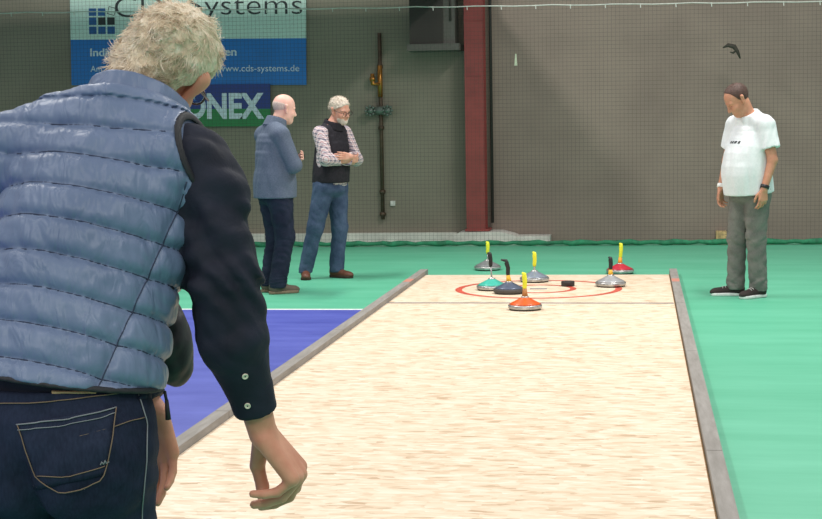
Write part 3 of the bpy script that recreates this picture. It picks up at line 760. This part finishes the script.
def shirtB(p):
    d = chain(p, [((0, 0, .93), .178, .145, 0), ((0, .01, 1.1), .172, .145, 0), ((-.018, .012, 1.3), .178, .115, 0), ((-.02, .02, 1.43), .12, .08, 0)], k=.02)
    d = smin(d, cone(p, Bj['shL'], Bj['shR'], .062, .062), .03)
    for s in 'LR': d = smin(d, limb(p, [Bj['sh'+s], Bj['el'+s], Bj['wr'+s]], [.072, .062, .044], .02), .015)
    d = d+folds(p, 26, .004, 1)
    for s in 'LR':
        w = np.asarray(Bj['wr'+s], f32); n = nrm(w-np.asarray(Bj['el'+s], f32)); d = smax(d, np.where(np.linalg.norm(p-w, axis=1) < .12, (p-w)@n+.01, -1), .004)
    d = smax(d, .905-p[:, 2]+.01*np.sin(p[:, 0]*30), .004); return smax(d, (p-V(-.02, .03, 1.49))@nrm((0, .4, 1)), .006)
sculpt('shirt', shirtB, (-.42, -.3, .86), (.4, .42, 1.6), .0065, M_PLAID, pb)
def vestB(p):
    d = chain(p, [((0, .0, .93), .196, .168, 0), ((0, .012, 1.08), .194, .17, 0), ((-.018, .012, 1.25), .19, .15, 0), ((-.02, .012, 1.38), .19, .115, 0), ((-.02, .02, 1.45), .12, .09, 0)], k=.02)
    d = smin(d, cone(p, (-.16, .01, 1.42), (.125, .01, 1.42), .062, .062), .03)
    for s in (-.16, .125): d = smin(d, cone(p, (-.02, .025, 1.47), (s, .01, 1.42), .080, .066), .02)
    d = d+folds(p, 14, .005, 6)
    d = smax(d, np.abs(p[:, 0]+.018)-.165-.05*np.clip((1.2-p[:, 2])/.2, 0, 1), .01)
    d = smax(d, .935-p[:, 2], .005); d = smax(d, (p-V(-.02, .03, 1.505))@nrm((0, .35, 1)), .006)
    return d
vb_ = sculpt('vest', vestB, (-.3, -.3, .88), (.3, .32, 1.6), .0068, M_VESTB, pb)
sculpt('collar', collar((-.02, .025, 1.46), (-.05, .30, 1), .100, .088, .075, .010), (-.2, -.15, 1.38), (.16, .2, 1.6), .005, M_VESTB, vb_)
def hfB(q):
    d = ell(q, (0, -.020, .038), (.084, .104, .093))+.0; z0 = np.interp(q[:, 1], [-.06, -.03, .0, .03, .055, .085], [-.075, -.03, .02, .04, .055, .105])
    return smax(d, z0-q[:, 2], .012)+folds(q, 60, .004, 3, (1, .5, .5))
hb_ = sculpt('hair', lambda p: hair_cap(p, hB, RB, 1.05, hfB), hB-V(.14, .15, .12), hB+V(.14, .15, .16), .004, M_HAIRW, pb)
t = NT('grey white strand', (206, 200, 188), .55); t.color(t.ramp(t.noise(45, 3, .6), [(.3, (138, 122, 106)), (.5, (192, 178, 160)), (.7, (228, 218, 202))])); M_STRB = t.m
strands(hb_, lambda p: hair_cap(p, hB, RB, 1.05, hfB), hfB, hB, RB, 1.05, 2200, (.02, .045), M_STRB, lambda qa: qa[:, 2] > -.06, 6, .0016, .35, 5, comb=(-.25, -1, -.35))
def beard(q):
    d = head_sdf(q, (0, 0, 0), np.eye(3, dtype=f32), 1., 1.)-.0022
    d = smax(d, q[:, 2]+.048+.35*np.clip(.05-q[:, 1], 0, .1), .008); d = smax(d, .03-q[:, 1], .006); ax = np.abs(q[:, 0])
    return smax(d, -ell(q, (0, .092, -.055), (.026, .03, .009)), .004)
sculpt('beard', lambda p: hair_cap(p, hB, RB, 1.05, beard), hB-V(.14, .15, .16), hB+V(.14, .15, .1), .0042, M_HAIRW, pb)
eyes(pb, hB, RB, M_EYE, M_IRIS)
M_FRAME = plain('dark spectacle frame', (58, 40, 34), .4); 
t = NT('clear lens', (235, 240, 240), .05); t.b.inputs['Transmission Weight'].default_value = 1.; t.b.inputs['IOR'].default_value = 1.05; M_LENS = t.m
glasses(pb, hB, RB, M_FRAME, M_LENS, thick=.0022, s=1.05)

# -- man in the white T-shirt (faces left and towards us, looks down)
M_TEE = cloth('white cotton', (214, 220, 222), (226, 230, 232), .85, 60, .12); M_JEANC = denim('grey denim', (98, 98, 94), (128, 127, 120))
M_SHOEC = plain('dark brown knit', (46, 34, 32), .8); M_SOLEC = plain('white foam sole', (226, 226, 224), .6)
M_HAIRB = plain('dark brown hair', (74, 52, 44), .6, var=.2, scale=110, bump=.5)
Cj = dict(hipL=(-.09, 0, .90), hipR=(.09, .0, .90), knL=(-.085, .01, .50), knR=(.10, .055, .50), anL=(-.105, .0, .085), anR=(.098, .075, .085),
          ftL=(-.12, .99), ftR=(.55, .83), shL=(-.185, .0, 1.435), shR=(.185, .01, 1.435), elL=(-.25, -.02, 1.145), elR=(.255, .035, 1.14),
          wrL=(-.245, .065, .905), wrR=(.235, .12, .905), nk=(0, .02, 1.48))
Cj['torso'] = [((0, 0, .88), .165, .125, 0), ((0, .02, 1.05), .160, .14, 0), ((0, .015, 1.22), .165, .13, 0), ((0, .0, 1.38), .165, .095, 0), ((0, .01, 1.47), .09, .06, 0)]
YC = 129.8
vc = math.radians(-3.765); gc = V(.844+.075*math.cos(vc), 12.83+.075*math.sin(vc), 0)
hC = V(.0, .145, 1.640); RC = rot(42, 0, -16)
hLC = hand_parts(Cj['wrL'], (.02, .1, -1), (.9, -.2, 0), -1, REST); hRC = hand_parts(Cj['wrR'], (-.02, .1, -1), (-.9, -.2, 0), 1, REST)
pc = sculpt('person', body_fn(Cj, hC, RC, 1.06, [hLC, hRC], full=.8), (-.4, -.3, 0), (.4, .36, 1.83), .0052, M_SKINTAN)
pc.location = gc; pc.rotation_euler = (0, 0, math.radians(-3.765+YC))
tag(pc, 'man in white T-shirt and grey jeans standing right of the lane looking down', 'person', 'spectators standing by the lane')
sculpt('jeans', pants_fn(Cj, 1.0, [((0, 0.005, .86), .182, .145, 0), ((0, .01, 1.02), .178, .15, 0)], [.114, .078, .070], 3), (-.32, -.3, .03), (.32, .3, 1.1), .007, M_JEANC, pc)
M_LACE = plain('pale lace', (188, 184, 180), .8)
for s in 'LR': shoe(pc, Cj['an'+s], Cj['ft'+s], M_SHOEC, M_SOLEC, .30, M_LACE)
def tee(p):
    d = chain(p, [((0, .01, .82), .218, .19, 0), ((0, .04, 1.03), .213, .20, 0), ((0, .035, 1.18), .205, .18, 0), ((0, .01, 1.34), .19, .125, 0), ((0, .01, 1.45), .115, .085, 0)], k=.02)
    d = smin(d, cone(p, Cj['shL'], Cj['shR'], .062, .062), .04)
    for s in 'LR':
        a = np.asarray(Cj['sh'+s], f32); e = np.asarray(Cj['el'+s], f32); m = a+(e-a)*.85
        g = smax(limb(p, [a, m], [.074, .082], .02), (p-(a+(e-a)*.66))@nrm(e-a), .004); d = smin(d, g, .03)
    for s in 'LR': d = smin(d, cone(p, (0, .02, 1.50), Cj['sh'+s], .082, .066), .03)
    d = d+folds(p, 11, .008, 4, (1.3, 1.3, .45))
    d = smax(d, .868-p[:, 2]-.02*p[:, 1]/.2, .005)
    return smax(d, (p-V(0, .02, 1.545))@nrm((0, .5, 1)), .006)
te = sculpt('t_shirt', tee, (-.4, -.28, .80), (.4, .32, 1.62), .0068, M_TEE, pc)
for i, (x0, wd) in enumerate(((-.055, .022), (-.022, .026), (.016, .024), (.05, .014))):
    a = np.array([[x0+wd*u, .4, 1.285+.020*v] for u, v in ((0, 0), (1, 0), (1, 1), (0, 1))], f32)+V(-.01, 0, 0); h = march(a, (0, -1, 0), tee); h2 = h+V(0, .003, 0); h1 = h-V(0, .001, 0)
    bm = bmesh.new(); v1 = [bm.verts.new(q) for q in h1]; v2 = [bm.verts.new(q) for q in h2]; bm.faces.new(v1); bm.faces.new(v2)
    for k in range(4): bm.faces.new((v1[k], v1[(k+1) % 4], v2[(k+1) % 4], v2[k]))
    obj('chest_print', bm, M_INK, te)
def hfC(q):
    d = ell(q, (0, -.020, .036), (.0805, .102, .091)); z0 = np.interp(q[:, 1], [-.06, -.025, .0, .012, .026, .042, .06], [-.06, -.025, .0, .02, .085, .112, .135])
    return smax(d, z0-q[:, 2], .010)
hc_ = sculpt('hair', lambda p: hair_cap(p, hC, RC, 1.06, hfC), hC-V(.14, .15, .13), hC+V(.14, .15, .16), .004, M_HAIRB, pc)
t = NT('brown strand', (74, 52, 44), .5); t.color(t.ramp(t.noise(45, 3, .6), [(.3, (48, 34, 30)), (.7, (104, 74, 60))])); M_STRC = t.m
strands(hc_, lambda p: hair_cap(p, hC, RC, 1.06, hfC), hfC, hC, RC, 1.06, 1800, (.014, .028), M_STRC, lambda qa: qa[:, 2] > -.05, 6, .0013, .3, 6, comb=(.3, -1, -.4))
eyes(pc, hC, RC, M_EYE, M_IRIS)
e = np.asarray(Cj['elL'], f32); wv = np.asarray(Cj['wrL'], f32); m = wv+(e-wv)*.10
wt = band('wristwatch', pc, m, e, .031, .014, M_WATCH, .006)
e = np.asarray(Cj['elR'], f32); wv = np.asarray(Cj['wrR'], f32); m = wv+(e-wv)*.08
band('wristband', pc, m, e, .031, .016, plain('white wristband', (232, 232, 230), .6), .005)
# ------------------------------------------------------------------ the thrower in the foreground, seen from behind
# frame of this figure: x to the right, y away, z up; he leans forward and to his right
hip = V(0, 0, .93)
FJ = dict(hipL=(-.105, .045, .93), hipR=(.075, -.03, .93), knL=(-.13, .14, .50), knR=(.075, .04, .50), anL=(-.15, .06, .085), anR=(.10, -.07, .085),
          ftL=(.25, .97), ftR=(.5, .87), shL=(-.065, .265, 1.425), shR=(.284, .075, 1.415), elL=(.02, .42, 1.16), elR=(.325, .015, 1.15),
          wrL=(.195, .325, .905), wrR=(.388, .062, .900), nk=(.175, .205, 1.50))
FJ['torso'] = [((0, .015, .90), .15, .09, -25), ((.03, .05, 1.08), .145, .125, -25), ((.085, .11, 1.27), .165, .125, -25), ((.125, .16, 1.40), .17, .10, -25), ((.165, .20, 1.50), .09, .07, -25)]
hF = V(.238, .290, 1.614); RF = rot(20, 36, -38); HS = 1.0
M_SKINF = M_SKINRUDDY
# right hand hangs relaxed: fingers curl to the left, thumb beyond
wr = V(*FJ['wrR']); D0 = nrm((.60, .02, -.80)); P0 = nrm((-.80, .34, -.42))
thumbR = [(.388, .090, .872), (.384, .126, .820), (.393, .124, .778), (.391, .104, .748)]
hFR = hand_parts(wr, D0, P0, -1 if np.cross(D0, P0)[1] < 0 else 1, [(50, 30, 14), (63, 34, 14), (74, 30, 12), (88, 30, 12)], 1.25, thumbR, .10)
hFL = hand_parts(FJ['wrL'], (.10, -.05, -1), (-.6, -.75, 0), 1, [(12, 16, 10), (14, 20, 10), (18, 22, 12), (22, 24, 14)], 1.12)
pf = sculpt('person', body_fn(FJ, hF, RF, HS, [hFR, hFL], full=.6, es=1.35), (-.36, -.34, 0), (.58, .62, 1.80), .0037, M_SKINF)
pf.location = (-1.068, 2.619, 0); pf.rotation_euler = (0, 0, math.radians(22.185))
tag(pf, 'large white haired man in blue quilted vest seen from behind in the foreground', 'person')

# jeans
M_JEANF = denim('dark blue denim', (20, 26, 42), (38, 46, 66))
M_THREAD = plain('pale stitching thread', (120, 124, 128), .8); M_THREADT = plain('tan stitching thread', (110, 92, 74), .8)
def jeansF(p):
    d = chain(p, [((-.005, 0, .86), .176, .14, -25), ((-.005, .0, .95), .174, .142, -25), ((.01, .025, 1.05), .168, .140, -25)], k=.02)
    for s in 'LR': d = smin(d, limb(p, [FJ['hip'+s], FJ['kn'+s], FJ['an'+s]], [.102, .086, .080], .03), .025)
    for c in ((.055, -.095, .895), (-.115, -.01, .90)): d = smin(d, ell(p, c, (.095, .075, .11)), .04)
    sd = (p-V(-.012, -.02, 0))@V(.906, -.423, 0)+.25*(.86-p[:, 2])*-1*.6
    d = d+.034*np.exp(-(sd/.022)**2)*np.clip((.95-p[:, 2])/.12, 0, 1)*np.clip((p[:, 2]-.72)/.08, 0, 1)*(p[:, 1] < .05)
    d = d+folds(p, 20, .0035, 3)+folds(p, 34, .003, 6, (.6, .6, 1.7))*np.clip((.86-p[:, 2])/.1, 0, 1)
    d = smax(d, p[:, 2]-1.035, .004); return smax(d, .05-p[:, 2], .004)
jf = sculpt('jeans', jeansF, (-.42, -.32, .03), (.38, .4, 1.1), .0058, M_JEANF, pf)
EYE = V(0, -2.828, 1.5)                    # the seat details are laid on along these rays
def onto(xz, fn, off=.002):
    g = np.array([(x, 0, z) for x, z in xz], f32); d = g-EYE; h = march(EYE+d*.8, d, fn); return h+normal(h, fn)*off
def patch(name, quad, nx, nz, mat, parent, th, fn, off=.0):
    """a thin shell laid on the cloth; quad: corners (x, z) bottom left, bottom right, top right, top left"""
    g = []
    for j in range(nz):
        for i in range(nx):
            u, v = i/(nx-1), j/(nz-1)
            b = np.array(quad[0])*(1-u)+np.array(quad[1])*u; t = np.array(quad[3])*(1-u)+np.array(quad[2])*u
            g.append(b*(1-v)+t*v)
    P1 = onto(g, fn, off=th+off); P0_ = onto(g, fn, off=-.004)
    bm = bmesh.new(); a = [bm.verts.new(q) for q in P1]; b = [bm.verts.new(q) for q in P0_]
    for j in range(nz-1):
        for i in range(nx-1):
            k = j*nx+i; bm.faces.new((a[k], a[k+1], a[k+nx+1], a[k+nx])); bm.faces.new((b[k+nx], b[k+nx+1], b[k+1], b[k]))
    rim = [i for i in range(nx)]+[j*nx+nx-1 for j in range(1, nz)]+[(nz-1)*nx+i for i in range(nx-2, -1, -1)]+[j*nx for j in range(nz-2, 0, -1)]
    for k in range(len(rim)): m = (k+1) % len(rim); bm.faces.new((a[rim[m]], a[rim[k]], b[rim[k]], b[rim[m]]))
    return obj(name, bm, mat, parent, True)
def stitch(name, pts, mat, parent, r=.0011, off=.0035, fn=None, n=30):
    pts = np.array(pts, float); seg = np.linalg.norm(np.diff(pts, axis=0), axis=1); s = np.r_[0, np.cumsum(seg)]
    q = np.stack([np.interp(np.linspace(0, s[-1], n), s, pts[:, i]) for i in (0, 1)], 1)
    return obj(name, tube(bmesh.new(), onto(q, fn or jeansF, off=off), r, 6), mat, parent, True)
def SX(px, py):                            # seat coordinates measured on the photograph's seat
    return ((px-60)/548., 1.5-(py-127)/548.)
M_POCK = denim('dark blue pocket denim', (22, 28, 44), (42, 50, 70))
pq = [SX(44, 496), SX(100, 490), SX(118, 413), SX(19, 424)]
pk = patch('back_pocket', [SX(34, 492), SX(104, 482), SX(118, 413), SX(19, 424)], 16, 14, M_POCK, jf, .003, jeansF)
stitch('pocket_stitching', [SX(19, 424), SX(24, 424), SX(70, 422), SX(100, 417), SX(117, 413)], M_THREAD, pk, .0013, .0045)
stitch('pocket_stitching', [SX(20, 429), SX(60, 429), SX(100, 423), SX(116, 419)], M_THREAD, pk, .0009, .0045)
stitch('pocket_stitching', [SX(20, 424), SX(27, 450), SX(36, 478), SX(44, 487), SX(60, 498), SX(78, 495), SX(100, 487), SX(104, 480), SX(112, 445), SX(117, 413)], M_THREADT, pk, .0011, .0045)
stitch('pocket_stitching', [SX(38, 478), SX(70, 481), SX(104, 473)], M_THREADT, pk, .0010, .0045)
stitch('pocket_emblem', [SX(99, 471), SX(101, 467), SX(102, 471), SX(104, 466), SX(105, 470), SX(108, 468)], M_THREAD, pk, .0012, .0045, n=12)
stitch('seam_stitching', [SX(-20, 400), SX(30, 403), SX(70, 402), SX(110, 399), SX(146, 396)], M_THREADT, jf, .0011, .002)
stitch('seam_stitching', [SX(80, 440), SX(110, 434), SX(130, 428), SX(145, 425)], M_THREADT, jf, .0010, .002)
stitch('seam_stitching', [SX(140, 400), SX(148, 430), SX(146, 470), SX(140, 519), SX(138, 560)], M_THREAD, jf, .0012, .002)
patch('belt_loop', [SX(140, 406), SX(148, 405), SX(149, 392), SX(141, 392)], 4, 6, M_POCK, jf, .004, jeansF)
M_TAG = plain('tan leather', (176, 146, 108), .7, var=.12, scale=40)
patch('leather_patch', [SX(54, 394), SX(98, 397), SX(98, 382), SX(54, 380)], 10, 5, M_TAG, jf, .0035, jeansF)
for s in 'LR': shoe(pf, FJ['an'+s], FJ['ft'+s], M_SHOEC, M_SOLEB, .30)

# dark shirt with sleeves
t = NT('dark navy cotton', (24, 26, 36), .74, spec=.25); t.color(t.ramp(t.noise(10, 4), [(.3, (22, 25, 37)), (.7, (34, 38, 53))])); t.bump(t.noise(16, 5, .55, dist=.6), .35, .012); M_SHIRTF = t.m
cuffp = V(.372, .052, .955)
elR = V(*FJ['elR']); ax = nrm(cuffp-elR)
def sleeve(p):
    d = limb(p, [(.268, .072, 1.432), (.296, .058, 1.37), (.317, .024, 1.20), (.330, .022, 1.09), cuffp, (.377, .056, .94)], [.068, .069, .066, .062, .040, .039], .014)
    # gathered folds at the elbow and diagonal folds of the upper sleeve
    z = p[:, 2]; x = p[:, 0]; y = p[:, 1]
    e = np.exp(-((z-1.20)/.055)**2)
    d = d+.006*e*np.sin((z*1.0+x*.6+.05*np.sin(x*18))*105)+.005*np.exp(-((z-1.33)/.08)**2)*np.sin((z+x*1.2-.4*y)*58+1.0)
    d = d+folds(p, 12, .008, 2, (1.3, 1.3, 1.0))*np.clip((z-1.0)/.08, 0, 1)+folds(p, 24, .003, 9)*np.clip((z-.99)/.08, 0, 1)
    return d
def shirtF(p):
    d = chain(p, [((.005, .01, 1.0), .165, .14, -25), ((.03, .05, 1.08), .155, .135, -25), ((.085, .11, 1.27), .175, .13, -25), ((.125, .16, 1.40), .18, .105, -25), ((.17, .205, 1.51), .085, .07, -25)], k=.02)
    d = smin(d, sleeve(p), .02); d = smin(d, cone(p, (.17, .205, 1.49), FJ['shR'], .070, .060), .02); d = smin(d, cone(p, (.17, .205, 1.49), FJ['shL'], .070, .060), .02)
    d = smin(d, limb(p, [FJ['shL'], FJ['elL'], FJ['wrL']], [.080, .066, .045], .02)+folds(p, 18, .004, 4), .02)
    w = np.asarray(FJ['wrL'], f32); n = nrm(w-np.asarray(FJ['elL'], f32)); d = smax(d, np.where(np.linalg.norm(p-w, axis=1) < .12, (p-w)@n+.02, -1), .004)
    d = smax(d, np.where(np.linalg.norm(p-cuffp, axis=1) < .12, (p-cuffp)@ax-.012, -1), .003)
    d = smax(d, .99-p[:, 2], .004) if False else np.where((p[:, 2] < .985) & (p[:, 0] < .27) & (p[:, 1] < .2), np.maximum(d, .985-p[:, 2]), d)
    return smax(d, (p-V(.175, .21, 1.55))@nrm((.25, .45, 1)), .005)
sf = sculpt('shirt', shirtF, (-.3, -.2, .85), (.5, .6, 1.66), .0052, M_SHIRTF, pf)
def cuff(p):
    d = limb(p, [cuffp-ax*.045, cuffp+ax*.004], [.0465, .0425], .004); l = (p-cuffp)@ax
    return smax(d, np.abs(l+.022)-.032, .004)
cf = sculpt('cuff', cuff, cuffp-.12, cuffp+.12, .004, M_SHIRTF, sf)
M_BUTTON = plain('pearl button', (214, 206, 186), .35)
def button(x, z, fn, parent):
    h = march([(x, -.3, z)], (0, 1, 0), fn)[0]; n = normal(h[None], fn)[0]
    bm = bmesh.new(); lathe(bm, [(0, -.002), (.0055, -.002), (.0062, .0004), (.0058, .0022), (.0046, .0024), (.0040, .0014), (0, .0014)], 18)
    o = obj('button', bm, M_BUTTON, parent, True); o.location = Vector(h+n*.001); o.rotation_euler = Vector(n).to_track_quat('Z', 'Y').to_euler()
    bm = bmesh.new(); lathe(bm, [(0, .0013), (.0016, .0013), (.0016, .0018), (0, .0018)], 8); i = obj('button_thread', bm, M_SHIRTF, parent, True); i.location = o.location; i.rotation_euler = o.rotation_euler
button(.346, 1.028, shirtF, sf); button(.353, .966, cuff, sf)

# quilted vest
t = NT('blue quilted nylon', (84, 104, 138), .42, spec=.45)
t.color(t.ramp(t.noise(5, 4), [(.3, (86, 102, 130)), (.7, (104, 119, 147))]))
wq = t.noise(22, 2.5, .5, t.mapping((1.6, 1, .5), (.3, .6, 0)), .8); wq2 = t.noise(60, 2)
t.bump(t.math('ADD', wq, t.math('MULTIPLY', wq2, .04)), .55, .012); M_VESTF = t.m
M_TRIM = plain('black binding', (24, 25, 30), .7); M_LINING = plain('black lining', (26, 27, 32), .6, var=.15, scale=14, bump=.4, bscale=26)
VS = [((-.015, .015, .985), .198, .158, -25), ((.01, .04, 1.06), .190, .155, -25), ((.042, .08, 1.18), .180, .155, -25), ((.078, .115, 1.29), .186, .155, -25), ((.108, .15, 1.38), .20, .14, -25), ((.14, .18, 1.45), .175, .12, -25), ((.165, .205, 1.52), .10, .09, -25)]
axV = nrm((.277, .30, .91)); P1 = V(-.01, -.12, 1.0)
pA, pB = V(.245, -.02, 1.40), V(.065, -.13, 1.03)
sn = nrm(np.cross(pB-pA, V(.25, .95, -.1)))
if sn[0] < 0: sn = -sn
armN = nrm((.82, -.48, .32)); armP = V(.235, -.02, 1.44)
armNL = nrm((-.86, .50, 0)); armPL = V(-.115, .27, 1.38)
PIT = .0685
def vest0(p):
    d = chain(p, VS, k=.02)
    for e in ((-.09, .275, 1.438), (.225, .09, 1.44)): d = smin(d, cone(p, (.150, .19, 1.512), e, .098, .084), .02)
    return smin(d, cone(p, (-.11, .285, 1.43), (.25, .075, 1.430), .078, .084), .03)
def vestF(p):
    d = vest0(p)
    side = (p-pA)@sn
    s = (p-P1)@axV+.004*np.sin(p[:, 0]*14+p[:, 1]*6)-np.clip(side, 0, .2)*.12
    ph = s/PIT-.08; fr = np.abs(ph-np.round(ph))*PIT
    fs = np.where(s < .62, fr, .034); gs = np.abs(side)
    gs = np.where((p[:, 1] < .13) & (s < .52), gs, .05)
    puff = 1-(1-np.clip(fs/.030, 0, 1))**3
    pg = 1-(1-np.clip(gs/.028, 0, 1))**3
    d = d-.0125*puff*(.35+.65*pg)+.005
    near = np.exp(-fs/.012)+.7*np.exp(-gs/.014)
    # gathers running away from the seams, softer in the middle of each channel
    gath = np.sin((p[:, 0]*.8+p[:, 1]*.3+s*.55)*150+5*np.sin(p[:, 0]*21+np.round(ph)*2.1))*(.5+.5*np.sin(p[:, 0]*37+np.round(ph)*1.7+p[:, 1]*11))
    d = d+.0015*gath*(.25+near)+folds(p, 17, .0042, 1, (1.5, 1, .9), True)+folds(p, 9, .004, 5, (1, 1, 1), False)
    d = smax(d, (p-armP)@armN, .005); d = smax(d, (p-armPL)@armNL, .012)
    d = smax(d, -(p-V(.19, 0, 1.010))@nrm((.16, .05, 1)), .006)
    return smax(d, (p-V(.17, .21, 1.535))@nrm((.30, .42, 1)), .008)
vf = sculpt('vest', vestF, (-.32, -.22, .92), (.40, .40, 1.66), .0042, M_VESTF, pf)
def s_of(p):
    side = (p-pA)@sn; return (p-P1)@axV+.004*np.sin(p[:, 0]*14+p[:, 1]*6)-np.clip(side, 0, .2)*.12
M_SEAM = plain('navy seam thread', (38, 48, 72), .7)
ctr = V(.04, .06, 1.10); u1 = nrm(yawR(-25)-axV*(yawR(-25)@axV)); u2 = np.cross(axV, u1)
cs0 = float(s_of(ctr[None])[0])
for k in range(0, 9):
    tgt = (k+.08)*PIT; ang = np.linspace(PI+.25, 2*PI+.55, 70); so = np.full(len(ang), tgt-cs0)
    for it in range(6):
        dirs = -(np.cos(ang)[:, None]*u1+np.sin(ang)[:, None]*u2); base = ctr+axV*so[:, None]
        h = march(base-dirs*.36, dirs, vestF); so = so+np.clip(tgt-s_of(h), -.02, .02)
    n_ = normal(h, vestF); ok = (np.abs(s_of(h)-tgt) < .004) & (np.linalg.norm(h-base, axis=1) < .30) & ((h-armP)@armN < -.012) & ((h-armPL)@armNL < -.012) & ((h-V(.19, 0, 1.010))@nrm((.16, .05, 1)) > .01) & (h[:, 1] < .16) & (vestF(h) < .004)
    ids = np.where(ok)[0]
    if len(ids) > 8:
        gap_ = np.r_[np.linalg.norm(np.diff(h[ids], axis=0), axis=1) > .022]
        runs = np.split(ids, np.where((np.diff(ids) > 1) | gap_)[0]+1); r_ = max(runs, key=len)
        if len(r_) > 6: obj('quilt_seam', tube(bmesh.new(), (h+n_*.0018)[r_], .0013, 6), M_SEAM, vf, True)
zz = np.linspace(0, 1, 50)[:, None]; q0 = pB+(pA-pB)*zz; h = march(q0+V(.02, -.5, 0), V(-.04, 1, 0), vestF)
for it in range(4): h = march(h-sn*(((h-pA)@sn)[:, None])+V(.0, -.3, 0), V(0, 1, 0), vestF)
h = h[np.abs(vestF(h)) < .004]
obj('side_seam', tube(bmesh.new(), h+normal(h, vestF)*.0022, .0012, 6), M_SEAM, vf, True)
def binding(p):
    dv = vest0(p); a = (p-armP)@armN
    d = smax(np.abs(a-.002)-.0042, np.abs(dv+.0015)-.0060, .003)
    return np.maximum(d, 1.27-p[:, 2])
sculpt('armhole_binding', binding, (.1, -.16, 1.12), (.42, .3, 1.58), .0032, M_TRIM, vf)
def hem(p):
    a = (p-V(.19, 0, 1.010))@nrm((.16, .05, 1)); return smax(np.abs(a-.002)-.0055, np.abs(vest0(p)+.002)-.009, .004)
sculpt('hem_binding', hem, (-.3, -.22, .9), (.34, .3, 1.12), .0042, M_TRIM, vf)
cax = nrm((.26, .36, 1)); cc = V(.157, .185, 1.475)
def colF(p):
    q = p-cc; l = q@cax; R = nrm(yawR(-28)-cax*(yawR(-28)@cax)); Fd = np.cross(cax, R)
    u, v = q@R, q@Fd; t = np.clip(l/.10, 0, 1); w = .099-.012*t; dd = .092-.010*t
    k = np.sqrt((u/w)**2+(v/dd)**2); d = np.abs((k-1)*np.minimum(w, dd))-.013-.003*np.sin(np.clip(t, 0, 1)*PI)
    d = d+folds(p, 24, .003, 7)
    return smax(d, np.abs(l-.05)-.052+.012*np.sin(np.arctan2(v, u)+.6), .012)
sculpt('collar', colF, (-.06, -.02, 1.40), (.40, .42, 1.70), .0045, M_VESTF, vf)
# open front panel hanging beside him, lining outwards, and its zip puller
RP = np.array(Matrix.Rotation(math.radians(-14), 3, 'Y'), dtype=f32)
def panel(p):
    d = ell(p, (.212, .175, 1.085), (.050, .075, .105), RP)
    return d+folds(p, 22, .004, 3)
pn = sculpt('front_panel', panel, (.08, .02, .93), (.34, .34, 1.24), .0045, M_LINING, vf)
pz = [(.247+.012*math.sin(t), .10, 1.16-.19*t/2.6) for t in np.linspace(0, 2.6, 12)]
bm = bmesh.new(); tube(bm, [(.196, .0, 1.005), (.199, -.002, .985)], .003, 8); tube(bm, [(.199, -.002, .988), (.201, -.003, .950)], [.0035, .0055], 8); obj('zip_puller', bm, M_TRIM, vf, True)

# spectacles and hair
glasses(pf, hF, RF, M_FRAME, M_LENS, thick=.0022, s=HS)
eyes(pf, hF, RF, M_EYE, M_IRIS)
def hfF(q):
    d = ell(q, (0, -.026, .042), (.0865, .106, .094)); d = smin(d, ell(q, (0, -.080, -.030), (.066, .042, .058)), .03)
    z0 = np.interp(q[:, 1], [-.10, -.065, -.048, -.03, .0, .03, .06, .085], [-.092, -.080, -.03, .045, .060, .045, .045, .085])
    return smax(d, z0-q[:, 2], .014)
def capF(p):
    q = (p-hF)@RF/HS
    return HS*hfF(q)+folds(q, 34, .006, 2)+folds(q, 70, .003, 4)
t = NT('white blond hair', (206, 192, 166), .55, spec=.4)
hc = t.ramp(t.noise(26, 4, .65), [(.28, (160, 136, 108)), (.5, (212, 194, 166)), (.72, (240, 230, 210))]); t.color(hc); t.bump(t.noise(150, 3, .6, t.mapping((1, 1, .35))), .8, .01); M_HAIRF = t.m
hr = sculpt('hair', capF, hF-V(.18, .18, .18), hF+V(.18, .18, .18), .005, M_HAIRF, pf)
t = NT('hair strand', (210, 198, 174), .5, spec=.4); t.color(t.ramp(t.noise(30, 3, .6), [(.28, (180, 156, 126)), (.5, (226, 208, 182)), (.72, (250, 240, 224))])); M_STRAND = t.m
strands(hr, capF, hfF, hF, RF, HS, 7500, (.016, .034), M_STRAND, lambda qa: ~((np.abs(qa[:, 0]) > .035) & (qa[:, 2] < .078) & (qa[:, 1] > -.055)))
# ------------------------------------------------------------------ hall lighting
w = bpy.data.worlds.new('hall'); SC.world = w; w.use_nodes = True
w.node_tree.nodes["Background"].inputs[0].default_value = (.95, .97, 1.0, 1); w.node_tree.nodes["Background"].inputs[1].default_value = .56
def lamp(x, y, z, sx, sy, e, col=(1, .97, .92)):
    l = bpy.data.lights.new('hall and fill lamp', 'AREA'); l.shape = 'RECTANGLE'; l.size = sx; l.size_y = sy; l.energy = e; l.color = col
    o = bpy.data.objects.new('hall_and_fill_lamp', l); COL.objects.link(o); o.location = (x, y, z); return o
for y, e in ((-4.0, 260), (1.0, 70), (6.5, 140), (12.0, 360)):  # rear row behind the camera is added to brighten the thrower's back
    lamp(1.6, y, 6.3, .5, 3.2, e)
    lamp(-4.4, y+(1.5 if y > 10 else 0), 6.3, .5, 2.4, e*.9)
